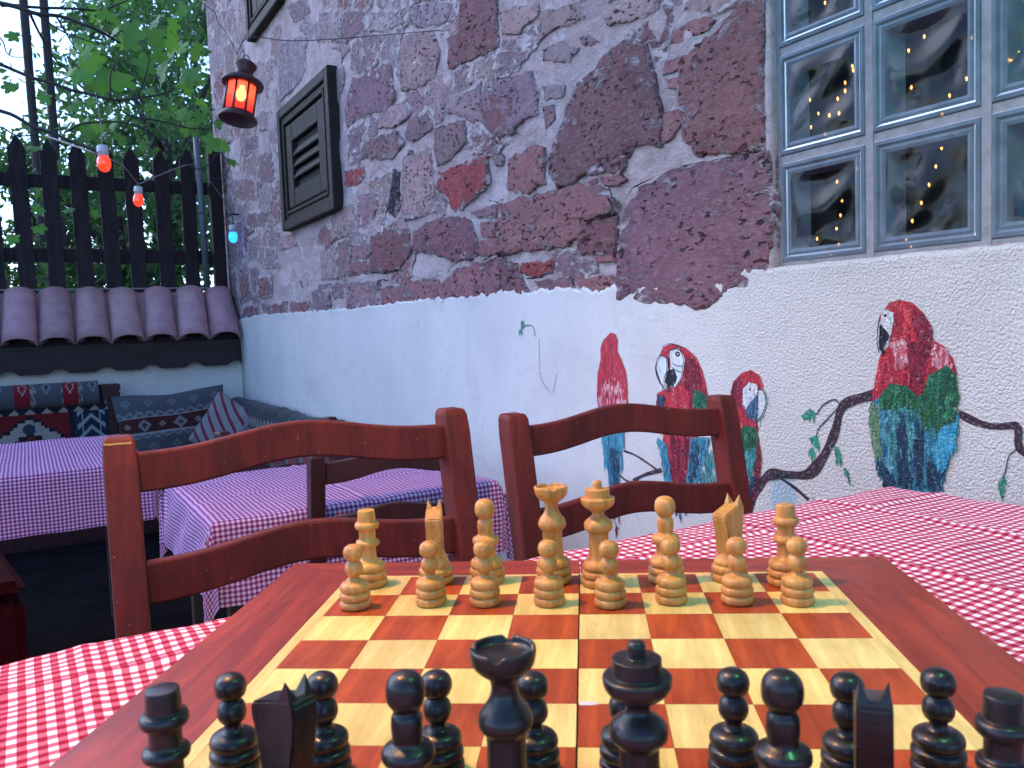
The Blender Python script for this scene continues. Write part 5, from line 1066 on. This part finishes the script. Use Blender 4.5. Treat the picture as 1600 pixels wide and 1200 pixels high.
bench2 = empty('divan_bench', (.7, 4.0, ZL), 0, 'low divan bench running along the foot of the stone house wall', 'bench')
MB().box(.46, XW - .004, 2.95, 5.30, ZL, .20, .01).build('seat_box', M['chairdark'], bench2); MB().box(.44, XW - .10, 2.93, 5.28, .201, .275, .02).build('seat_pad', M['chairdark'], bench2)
def kilim_a(u, v):
    x = -3.0 + u * 3.12; z = .27 + v * .35
    if z > .585:
        t = ((x / .085) % 1); return CREAM if (z - .585) / .035 < 1 - abs(2 * t - 1) * 1.2 and t < .8 else NAVY
    xr = (x + .31 + .45) % .9 - .45
    if abs(xr) < .215:
        dx = int(abs(xr) / .02) * .02; dz = int(abs(z - .40) / .02) * .02; d = dx * .75 + dz
        if (abs(xr) - .0) ** 2 + (z - .50) ** 2 < .0011: return (.03, .04, .07)
        if d < .055: return (.12, .02, .03)
        if d < .075: return NAVY
        if d < .155: return (.33, .28, .26)
        return NAVY if d < .172 else RED
    k = (xr + .45) % .9 - .45
    s = abs(abs(k) - .33) ; w_ = abs(math.sin(z * 42 + s * 40))
    if s < .075 and w_ > .86: return (.28, .32, .36)
    if abs(s - .05) < .006: return (.20, .24, .30)
    return (.014, .026, .05) if s < .09 else NAVY
textile('kilim', lambda u, v: (-3.0 + u * 3.12, 5.235 - .012 * math.sin(v * 3.1) + .006 * nz((u * 40, v * 4, 2)), .27 + v * .35), 390, 44, kilim_a, None, 'dark kilim with red field and cream stepped medallions hung over the bench back', 'kilim')
def bolster_c(u, v):
    x = -2.9 + u * 2.97; k = (x + .332) % .2465
    if k > .2465 / 2 + .08: k -= .2465
    if abs(k) < .041:
        return CREAM if abs(abs(k) + abs(v - .5) * .14 - .022) < .0035 else (.24, .012, .025)
    if abs(k) < .066:
        q = (v * 4.2) % 1; hook = (abs(k) - .041) / .025; return CREAM if abs(hook - .5 * (1 + math.sin(q * 6.28 * 1.0 + hook * 3))) < .33 else (.085, .09, .12)
    d = abs(abs(k) - .123) * 1.0 + abs(v - .5) * .15
    return LG if .014 < d < .026 else (.04, .05, .07) if d < .014 else GREY
def bol(u, v):
    a = R(-75 + 240 * v); return (-2.9 + u * 2.97, 5.245 - .055 * math.cos(a) * (1 + .05 * nz((u * 25, v * 3, 1))), .695 + .072 * math.sin(a))
textile('bolster', bol, 400, 30, bolster_c, None, 'grey bolster with red stripes and curled hooks lying on top of the bench back', 'cushion')
def cushion(name, c, w, h, th, rx, ry, rz, colf, label):
    c = Vector(c); rot = Matrix.Rotation(rz, 3, 'Z') @ Matrix.Rotation(rx, 3, 'X') @ Matrix.Rotation(ry, 3, 'Y')
    def f(sgn):
        def P(u, v):
            a, b = 2 * u - 1, 2 * v - 1; k = ((1 - a ** 4) * (1 - b ** 4)) ** .55
            pinch = 1 - .07 * (1 - abs(b)) * abs(a) ** 2; pz = 1 - .09 * (1 - abs(a) ** 2) * abs(b)
            return c + rot @ Vector((a * w / 2 * pinch, sgn * th / 2 * k + .006 * nz((u * 6, v * 6, sgn)), b * h / 2 * pz + .010 * nz((u * 3, v * 3, 5))))
        return P
    o = textile(name, f(-1), 80, 64, colf, None, label, 'cushion', f(1)); fix_normals(o); return o
def cu1(u, v):
    if .40 < v < .62:
        t = (u * 6.3) % 1; d = abs(t - .5) * .9 + abs(v - .51) * 3.6; big = int(u * 6.3) % 2
        if big: return (.07, .04, .05) if d < .16 else LG if d < .36 else BROWN
        return CREAM if .10 < d < .17 or d < .04 else BROWN
    if .375 < v < .645: return (.30, .28, .28)
    if (.32 < v < .375) or (.645 < v < .72):
        t = (u * 11) % 1; e = (v - .32) / .055 if v < .5 else (v - .645) / .075
        return LG if abs(e - .5 - .4 * math.sin(t * 6.28)) < .3 else GREY
    t = (u * 5) % 1; vv = .18 if v < .5 else .85; d = abs(t - .5) + abs(v - vv) * 3
    return (.055, .06, .08) if v > .975 or v < .02 else (.16, .165, .19) if .12 < d < .22 or d < .05 else GREY
cushion('cushion', (.47, 5.12, .475), .66, .42, .15, R(-10), R(-3), R(-2), cu1, 'big grey cushion with a brown diamond band leaning on the garden wall')
def cu2(u, v):
    t = (u * .9 + v * 1.2) * 4.2 % 1
    if u > .80: return (.22, .21, .24) if ((u * 13) % 1) > .4 else (.15, .14, .17)
    return (.24, .015, .04) if t < .26 else (.09, .05, .07) if t < .33 else (.25, .235, .25)
cushion('cushion', (.735, 4.80, .45), .36, .36, .13, R(-24), R(28), R(-30), cu2, 'small pale cushion with red diagonal stripes in the bench corner')
def kilim_b(u, v):
    y = u * 2.4
    if v > .55: return (.022, .028, .036) if ((y * 9) % 1) > .12 else (.07, .08, .09)
    if v > .42:
        t = (y / .075) % 1; return CREAM if abs((v - .42) / .13 - abs(2 * t - 1)) < .28 else NAVY
    if v > .36: return NAVY
    t = (y / .30) % 1; return (.26, .02, .045) if t < .55 else (.025, .03, .045) if t < .8 else (.20, .13, .12)
def kb(u, v):
    y = 5.32 - u * 2.36; dz = .022 * nz((u * 5, 1, 3)) + .008 * nz((u * 22, 1, 3)); end = min(1, (1 - u) * 14, u * 20 + .4) ** .5
    s = v * 1.0
    if s < .62: return (.835 - .01 * nz((u * 9, v * 5, 2)), y, .26 + (s / .62) * (.30 + dz) * end)
    a = (s - .62) / .38 * math.pi * .62; return (.835 + .055 - .055 * math.cos(a), y, .26 + (.30 + dz) * end + .042 * math.sin(a))
textile('kilim', kb, 300, 60, kilim_b, None, 'dark kilim with cream zigzag border draped along the foot of the stone house wall', 'kilim')
# ================================================================ tables with gingham cloths
def table(x0, x1, y0, y1, zt, zf, drop, tl, cl, seed, fine, creases=(), cmat='gingham'):
    t = empty('table', ((x0 + x1) / 2, (y0 + y1) / 2, zf), 0, tl, 'table'); top = zt - .004
    MB().box(x0 + .004, x1 - .004, y0 + .004, y1 - .004, top - .03, top - .001, .004).build('tabletop', M['tabletop'], t)
    for a in (x0 + .06, x1 - .06):
        for c in (y0 + .06, y1 - .06): MB().box(a - .025, a + .025, c - .025, c + .025, zf, top - .031, .004).build('leg', M['tabletop'], t)
    for c in (y0 + .06, y1 - .06): MB().box(x0 + .09, x1 - .09, c - .012, c + .012, top - .11, top - .031).build('apron', M['tabletop'], t)
    nx = int((x1 - x0 + 2 * drop) / fine); ny = int((y1 - y0 + 2 * drop) / fine); V = []; UV = []; F = []
    for j in range(ny + 1):
        for i in range(nx + 1):
            u = x0 - drop + (x1 - x0 + 2 * drop) * i / nx; v = y0 - drop + (y1 - y0 + 2 * drop) * j / ny
            dx = x0 - u if u < x0 else u - x1 if u > x1 else 0; dy = y0 - v if v < y0 else v - y1 if v > y1 else 0
            sx = -1 if u < x0 else 1; sy = -1 if v < y0 else 1
            cx = min(max(u, x0), x1); cy = min(max(v, y0), y1)
            if dx == 0 and dy == 0:
                z = zt + .0035 * nz((u * 5, v * 5, seed)) + .0026 * nz((u * 13, v * 19, seed)) + .0010 * nz((u * 40, v * 40, seed)); x, y = u, v
                for ax, q, wd, hh in creases:
                    d = (u if ax == 'x' else v) - q - .004 * nz((u * 4, v * 4, 1)); z += hh * math.exp(-(d / wd) ** 2)
                e = min(u - x0, x1 - u, v - y0, y1 - v); z -= .004 * math.exp(-e / .006)
            else:
                r = math.hypot(dx, dy); c_ = min(dx, dy) / (max(dx, dy) + 1e-9)
                ox, oy = sx * (dx / r), sy * (dy / r)
                rip = .010 * math.sin((u + v * .7) * 38 + seed) * min(1, r / .08) if c_ == 0 else 0
                fold = math.sin(math.atan2(dy, dx) * 6) * .018 * min(1, r / .06) if c_ > 0 else 0
                o_ = .004 * (1 - math.exp(-r / .004)) + .05 * r + rip * .5 + abs(fold)
                x = cx + ox * o_; y = cy + oy * o_; z = zt - .004 - r * (.985 if c_ == 0 else .92)
                if c_ > 0: x += -oy * sx * sy * fold * .4; y += ox * sx * sy * fold * .4
            V.append((x, y, z)); UV.append((u + .0016 * nz((u * 9, v * 9, seed + 5)), v + .0016 * nz((u * 9, v * 9, seed + 9))))
    for j in range(ny):
        for i in range(nx): a = j * (nx + 1) + i; F.append((a, a + 1, a + nx + 2, a + nx + 1))
    o = ob('tablecloth', V, F, M[cmat], None, True, uv=UV); tag(o, cl, 'tablecloth', 'gingham tablecloths')
ZT = .7535
table(-.72, .762, -.46, .313, ZT, 0, .17, 'table under the chess board', 'red and white gingham cloth under the chess board', 2, .0085, (('y', .06, .004, .0035), ('x', .42, .005, .003), ('y', .235, .005, .003), ('x', .60, .006, .003), ('y', -.12, .005, .0025), ('x', -.27, .006, .0012)))
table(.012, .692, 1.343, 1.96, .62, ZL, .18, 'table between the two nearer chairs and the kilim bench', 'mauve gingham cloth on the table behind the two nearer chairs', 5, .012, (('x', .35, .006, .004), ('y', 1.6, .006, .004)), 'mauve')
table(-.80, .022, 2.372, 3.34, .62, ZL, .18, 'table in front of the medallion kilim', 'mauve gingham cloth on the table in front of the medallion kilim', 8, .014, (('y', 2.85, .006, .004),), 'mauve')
# ================================================================ chairs
def chair(cx, cy, zf, rz, w, H, label, mat='chair', pw=.037, seat=True):
    """Origin on the floor below the middle of the back's top; the seat lies towards local -y."""
    t = empty('chair', (cx, cy, zf), rz, label, 'chair', 'wooden ladder back chairs'); mt = M[mat]
    def yb(z): return -.19 * (H - z) if z > .42 else -.19 * (H - .42) + .02 * (.42 - z) / .42
    for s in (-1, 1):
        b = MB(); zs = [0, .2, .42, .55, .68, H - .03, H - .008, H]; sec = []
        for z in zs:
            k = 1 if z < H - .02 else (.94 if z < H - .004 else .80); x = s * w / 2; y = yb(z); a = pw / 2 * k; c = .021 * k
            sec.append([(x - a, y - c, z), (x + a, y - c, z), (x + a, y + c, z), (x - a, y + c, z)])
        V = [p for q in sec for p in q]; F = [(0, 3, 2, 1), tuple(range(len(V) - 4, len(V)))]
        for i in range(len(zs) - 1):
            for k in range(4): F.append((i * 4 + k, i * 4 + (k + 1) % 4, i * 4 + 4 + (k + 1) % 4, i * 4 + 4 + k))
        o = b.add(V, F).build('back_post', mt, t, False, True); md = o.modifiers.new('bevel', 'BEVEL'); md.width = .0035; md.segments = 2; md.limit_method = 'ANGLE'
    x0 = -w / 2 + pw / 2 - .006; x1 = -x0; n = 24
    for zc, arch, hh in ((H - .044, .020, .0235), (H - .171, .019, .025)):
        V = []; F = []
        for i in range(n + 1):
            q = i / n; x = x0 + (x1 - x0) * q; k = .5 - .5 * math.cos(2 * math.pi * q); k = k ** 1.5; z = zc + arch * k
            for dz, dy in ((-hh, -.009), (-hh, .009), (hh, .009), (hh, -.009)): V.append((x, yb(z) + dy - .010 * math.sin(math.pi * q) * -1, z + dz))
        for i in range(n):
            for k in range(4): F.append((i * 4 + k, i * 4 + (k + 1) % 4, i * 4 + 4 + (k + 1) % 4, i * 4 + 4 + k))
        F += [(3, 2, 1, 0), (n * 4, n * 4 + 1, n * 4 + 2, n * 4 + 3)]
        o = fix_normals(ob('back_rail', V, F, mt, t, False, True)); md = o.modifiers.new('bevel', 'BEVEL'); md.width = .003; md.segments = 2; md.limit_method = 'ANGLE'; md.angle_limit = R(50)
    ys = yb(.45)
    MB().box(-w / 2 + .0, w / 2, ys - .38, ys - .024, .43, .455, .006).build('seat', mt, t, False, True)
    for s in (-1, 1):
        MB().box(s * w / 2 - .018, s * w / 2 + .018, ys - .375, ys - .339, 0, .429, .003).build('front_leg', mt, t, False, True)
        MB().box(s * w / 2 - .011, s * w / 2 + .011, ys - .338, ys - .022, .17, .2, .003).build('stretcher', mt, t, False, True)
    MB().box(-w / 2 + .019, w / 2 - .019, ys - .366, ys - .346, .24, .27, .003).build('stretcher', mt, t, False, True)
    for o in list(t.children):
        if o.name.startswith('back'): continue
    return t
c1 = chair(.006, .632, 0, R(-3), .424, .885, 'wide brown ladder back chair whose back stands before the middle gingham table')
chair(.545, .648, 0, R(-4), .405, .864, 'brown ladder back chair whose back stands before the painted parrots')
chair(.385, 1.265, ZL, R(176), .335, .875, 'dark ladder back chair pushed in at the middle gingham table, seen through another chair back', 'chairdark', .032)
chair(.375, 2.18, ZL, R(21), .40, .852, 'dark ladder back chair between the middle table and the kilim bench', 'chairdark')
st = empty('upholstered_stool', (-.555, 1.72, ZL), R(8), 'dark red covered stool standing in the shadow beside the medallion table', 'stool')
MB().box(-.20, .20, -.2, .2, .16, .60, .02).build('red_cover', m_simple('dark_red_cloth', (.032, .003, .006), .95, .002, 60, .3, spec=.05), st, False, True); MB().box(-.205, .205, -.205, .205, .601, .64, .018).build('seat_pad', m_simple('dark_red_seat_cloth', (.028, .003, .005), .95, .002, 60, .3, spec=.05), st, False, True)
for a in (-.16, .16):
    for c in (-.16, .16): MB().box(a - .02, a + .02, c - .02, c + .02, 0, .159, .003).build('leg', M['chairdark'], st, False, True)
b = MB()
for k in range(7):
    xx = -.2285 + .0042 * k; hh = .0012 + .0022 * abs(nz((k * 1.7, 3, 1))); b.box(xx, xx + .0040, -.0216, -.0205, .8785 - hh, .8792)
b.build('chipped_edge', m_simple('bare_yellow_wood', (.62, .36, .09), .6), c1, False, True)
# ================================================================ pendant lamp above the board and green bulb (light the board, above the picture)
def board_pt(i, j, z=0): return Vector((.81625 * i + .57770 * j, -.57770 * i + .81625 * j, ZB + z))
lp = board_pt(-.46, .10, .98)
pend = empty('pendant_lamp', lp, 0, 'small pendant lamp with metal shade hanging above the chess board', 'lamp')
fix_normals(MB().lathe([(.020, .115), (.026, .11), (.045, .08), (.095, .0), (.097, .0), (.047, .083), (.028, .118), (.020, .12)], 28).build('shade', M['lantern'], pend, True, True))
fix_normals(MB().lathe([(0, .018), (.012, .021), (.024, .035), (.027, .05), (.02, .07), (.012, .085), (0, .088)], 16).build('lamp', m_emit('warm_lamp', (1, .52, .16), 620), pend, True, True))
MB().tube([(0, 0, .11), (0, 0, .7), (-.05, .3, 1.4)], .003, 6).build('cord', M['black'], pend, False, True)
M['bgreen'] = m_bulb('lit_green_bulb', (.20, 1, .42), 130)
bulb(board_pt(.36, -.12, .95), .092, 0, M['bgreen'], 'glowing green bulb hanging above the chess board')
wire('light_cable', [board_pt(.36, -.12, .95), board_pt(.36, -.14, 1.3), board_pt(.5, -.3, 1.7)], .003, M['cable'], 'pale cable from which the green bulb hangs', 'cable')
# ================================================================ chess board
ANG = math.atan2(-.57770, .81625)
bd = empty('chess_board', (0, 0, ZT + .002), ANG, 'folding wooden chess board with red brown border lying on the gingham cloth', 'chess board')
zt = ZB - ZT - .002; S = .05
for s in (-1, 1): MB().box(min(s * .0004, s * .2745), max(s * .0004, s * .2745), -.247, .247, 0, zt - .0035, .001).build('board_half', M['mahogany'], bd, False, True)
sqm = {c: MB().box(-S / 2 + .00012, S / 2 - .00012, -S / 2 + .00012, S / 2 - .00012, -.0036, 0, 0).mesh('square', M['maple' if c else 'cherry']) for c in (0, 1)}
for i in range(8):
    for j in range(8):
        light = (i + j) % 2 == 1
        x = (i - 3.5) * S + (.0004 if i > 3 else -.0004)
        o = put('square', sqm[1 if light else 0], bd, loc=(x, (j - 3.5) * S, zt + rnd.uniform(-.00008, .00008)), local=True); k = rnd.uniform(.88, 1.1); o.color = (k, k * rnd.uniform(.96, 1.02), k * rnd.uniform(.9, 1.02), 1)
        if rnd.random() < .5: o.rotation_euler = (0, 0, math.pi)
IW = .0085; OX, OY = .275, .2475
for s in (-1, 1):
    MB().box(*sorted((s * .2006, s * (.2006 + IW))), -.2045, .2045, zt - .0036, zt - .0001).build('inlay_strip', M['maple'], bd, False, True)
    for e in (-1, 1):
        MB().box(*sorted((s * .0006, s * .2004)), *sorted((e * .2003, e * .2045)), zt - .0036, zt - .0001).build('inlay_strip', M['maple'], bd, False, True)
        xa, xb = s * .0006, s * (.2006 + IW + .0001); V = [(xa, e * .2047, zt), (xb, e * .2047, zt), (s * OX, e * OY, zt), (xa, e * OY, zt)]
        fix_normals(MB().add(V + [(a, c, zt - .0035) for a, c, _ in V], [(0, 1, 2, 3), (7, 6, 5, 4)] + [(k, (k + 1) % 4, (k + 1) % 4 + 4, k + 4) for k in range(4)]).build('end_border', M['mahoganx'], bd, False, True))
    xi = s * (.2006 + IW + .0004); V = [(xi, -.2047, zt), (s * OX, -OY + .0004, zt), (s * OX, OY - .0004, zt), (xi, .2047, zt)]
    fix_normals(MB().add(V + [(a, c, zt - .0035) for a, c, _ in V], [(0, 1, 2, 3), (7, 6, 5, 4)] + [(k, (k + 1) % 4, (k + 1) % 4 + 4, k + 4) for k in range(4)]).build('side_border', M['mahogany'], bd, False, True))
P = ragged([(.0009, -.0475), (.0075, -.0470), (.0125, -.0493), (.0118, -.0512), (.0060, -.0525), (.0009, -.0522)], .002, .0006, 3)
ob('chip', [(p.x, p.y, zt + .00025) for p in P], [list(range(len(P)))], m_simple('bare_chipped_wood', (.55, .50, .55), .8), bd, local=True)
# ================================================================ chess men
BASE = [(0, 0), (14.2, 0), (15.3, 1.4), (15.7, 3.6), (15.0, 5.8), (13.0, 6.9), (14.8, 8.0), (15.3, 10.2), (14.6, 12.4), (12.5, 13.6), (14.0, 14.8), (14.3, 17.2), (13.0, 19.8), (10.4, 21.4)]
PAWN = [(r * .86, z) for r, z in [(0, 0), (13.0, 0), (14.3, 1.4), (14.7, 3.6), (14.0, 5.8), (12.0, 6.9), (13.9, 8.0), (14.4, 10.2), (13.7, 12.4), (11.7, 13.6), (13.2, 14.8), (13.7, 17.2), (12.6, 19.7), (9.6, 21.3), (6.2, 22.2), (4.8, 24), (5.0, 26), (7.0, 27.6), (8.3, 30.4), (8.3, 33), (7.2, 36), (5.4, 37.8), (5.6, 38.6), (8.0, 40.4), (9.1, 43.4), (9.0, 46.4), (7.4, 49.2), (4.4, 50.9), (0, 51.3)]]
ROOK = BASE + [(8.5, 22.5), (7.2, 26), (7.0, 33), (7.4, 34.5), (9.6, 35.4), (10.3, 37.5), (9.6, 39.6), (7.6, 40.6), (7.2, 44), (7.4, 49.5), (9.8, 50.5), (10.6, 53), (9.8, 55.4), (8.2, 56.2), (7.9, 56.9), (7.3, 65.4), (6.8, 66.4), (0, 66.5)]
BISHOP = BASE + [(9, 22.5), (8.2, 25), (8.6, 29), (9.0, 32), (11.2, 34), (11.8, 36.5), (11.0, 39), (7.6, 41), (6.4, 42.4), (7.0, 48), (6.7, 53), (5.3, 55.6), (6.2, 56.8), (8.2, 60), (8.7, 64.4), (8.0, 68.5), (5.8, 71.4), (3, 72.7), (0, 73)]
QUEEN = BASE + [(9.6, 22.5), (8.7, 28), (8.5, 44), (9.4, 45.5), (11.4, 48), (12, 51), (11, 54.5), (8.0, 58.5), (6.0, 62.5), (5.6, 66), (6.5, 69.5), (10.5, 72.5), (13.4, 76), (14.3, 80.0), (14.2, 83), (12.4, 83), (11.6, 80.2), (5, 79.8), (0, 80.4)]
KING = BASE + [(9.4, 22.5), (8.5, 28), (8.3, 44), (9.4, 45.5), (11.6, 48), (12.2, 51), (11.2, 54.5), (7.6, 57.5), (5.4, 59.5), (5.2, 62), (6.8, 64), (11, 66.5), (13.6, 69.5), (14.3, 72.5), (14.0, 74.6), (10.8, 75), (10.4, 75.6), (10.2, 81), (9.7, 82), (4.6, 82.3), (4.0, 83), (3.8, 87.5), (2.8, 88.9), (0, 89.2)]
def refine(prof):
    P = smooth_curve([(r, z, 0) for r, z in prof[1:-1]], 3); return [prof[0]] + [(max(p.x, .1), p.y) for p in P] + [prof[-1]]
def man_mesh(kind, mat):
    prof = {'pawn': PAWN, 'rook': ROOK, 'bishop': BISHOP, 'queen': QUEEN, 'king': KING}.get(kind)
    b = MB()
    if kind == 'knight':
        b.lathe([(r / 1000, z / 1000) for r, z in refine(BASE[:10] + [(12.8, 15), (12.4, 17), (10.5, 20), (9.0, 23.5), (8.2, 27), (0, 27)])], 40)
        side = [(-8.5, 22), (-10.5, 33), (-13, 45), (-14.6, 56), (-14, 62), (-11.5, 64.5), (-4, 63.4), (4, 61.6), (12, 59.6), (14.5, 58.4), (14.8, 54), (12.8, 46), (10.4, 36), (8.2, 22)]
        import bmesh
        bm = bmesh.new(); n = len(side); fr = []
        for d in (-7.2, 7.2):
            fr.append([bm.verts.new((a / 1000, d / 1000 * (1 if c < 40 else .96), c / 1000)) for a, c in side])
        bm.faces.new(fr[0][::-1]); bm.faces.new(fr[1])
        for i in range(n): bm.faces.new((fr[0][i], fr[0][(i + 1) % n], fr[1][(i + 1) % n], fr[1][i]))
        bmesh.ops.recalc_face_normals(bm, faces=bm.faces); bmesh.ops.bevel(bm, geom=bm.edges[:], offset=.0011, segments=2, affect='EDGES')
        bm.verts.index_update(); b.add([v.co.copy() for v in bm.verts], [[v.index for v in f.verts] for f in bm.faces]); bm.free()
        for s in (-1, 1):   # two pointed ears
            y0, y1 = s * .0012, s * .0067
            b.add([(-.0125, y0, .062), (-.0125, y1, .062), (-.0035, y1, .061), (-.0035, y0, .061), (-.0085, s * .0056, .0725)], [(0, 1, 4), (1, 2, 4), (2, 3, 4), (3, 0, 4), (3, 2, 1, 0)])
    else:
        b.lathe([(r / 1000, z / 1000) for r, z in refine(prof)], 48)
        if kind == 'queen':
            for v in b.V:
                if v.z > .0806 and math.hypot(v.x, v.y) > .0118:
                    a = (math.atan2(v.y, v.x) + .3) % (math.pi / 2)
                    if a < .2: v.z = .0812
    me = b.mesh('chess_' + kind, mat, kind != 'knight')
    import bmesh
    bm = bmesh.new(); bm.from_mesh(me); bmesh.ops.recalc_face_normals(bm, faces=bm.faces); bm.to_mesh(me); bm.free()
    if kind == 'knight':
        for p in me.polygons: p.use_smooth = len(p.vertices) <= 4 and p.center.z < .026
    return me
MEN = {(k, c): man_mesh(k, M['boxwood' if c == 'pale' else 'ebony']) for k in ('pawn', 'rook', 'knight', 'bishop', 'queen', 'king') for c in ('pale', 'black')}
def man(kind, col, i, j, label, rz=0):
    o = put('chess_' + kind, MEN[(kind, col)], None, loc=board_pt(i * S, j * S, .0003), rot=(0, 0, rz + ANG))
    k = rnd.uniform(.85, 1.12); o.color = (k, k * rnd.uniform(.94, 1.03), k * rnd.uniform(.85, 1.05), 1); tag(o, label, 'chess piece', col + ' chess men')
END = ["queen's", "king's"]
def army(col, men, pawns, rots):
    nm = 'pale wooden' if col == 'pale' else 'black wooden'
    for (kind, e, i, j), rz in zip(men, rots):
        man(kind, col, i, j, f'{nm} {kind}' + (f" at the {END[e]} end of its row" if e is not None else (' with flared notched crown' if kind == 'queen' else ' with small knob on top')), rz)
    for (i, j), f in zip(pawns, (('rook', 0), ('knight', 0), ('bishop', 0), ('queen', None), ('king', None), ('bishop', 1), ('knight', 1), ('rook', 1))):
        man('pawn', col, i, j, f"{nm} pawn standing before the {'pale' if col == 'pale' else 'black'} {f[0]}" + (f" at the {END[f[1]]} end" if f[1] is not None else ''), rnd.uniform(0, 6))
army('pale', [('rook', 0, -3.66, 3.55), ('knight', 0, -2.50, 3.70), ('bishop', 0, -1.60, 3.68), ('queen', None, -.44, 3.65), ('king', None, .35, 3.45), ('bishop', 1, 1.48, 3.62), ('knight', 1, 2.54, 3.66), ('rook', 1, 3.42, 3.40)],
     [(-3.59, 2.40), (-2.38, 2.54), (-1.50, 2.52), (-.47, 2.50), (.49, 2.40), (1.45, 2.55), (2.46, 2.50), (3.36, 2.45)], [0, R(-83), 0, .4, 0, 0, R(-130), 0])
army('black', [('rook', 0, -3.60, -3.58), ('knight', 0, -2.52, -3.53), ('bishop', 0, -1.43, -3.52), ('queen', None, -.57, -3.49), ('king', None, .56, -3.68), ('bishop', 1, 1.77, -3.50), ('knight', 1, 2.50, -3.50), ('rook', 1, 3.46, -3.66)],
     [(-3.45, -2.56), (-2.51, -2.53), (-1.36, -2.50), (-.40, -2.53), (.48, -2.45), (1.54, -2.45), (2.58, -2.56), (3.45, -2.45)], [0, R(150), 0, .1, 0, 0, R(75), 0])
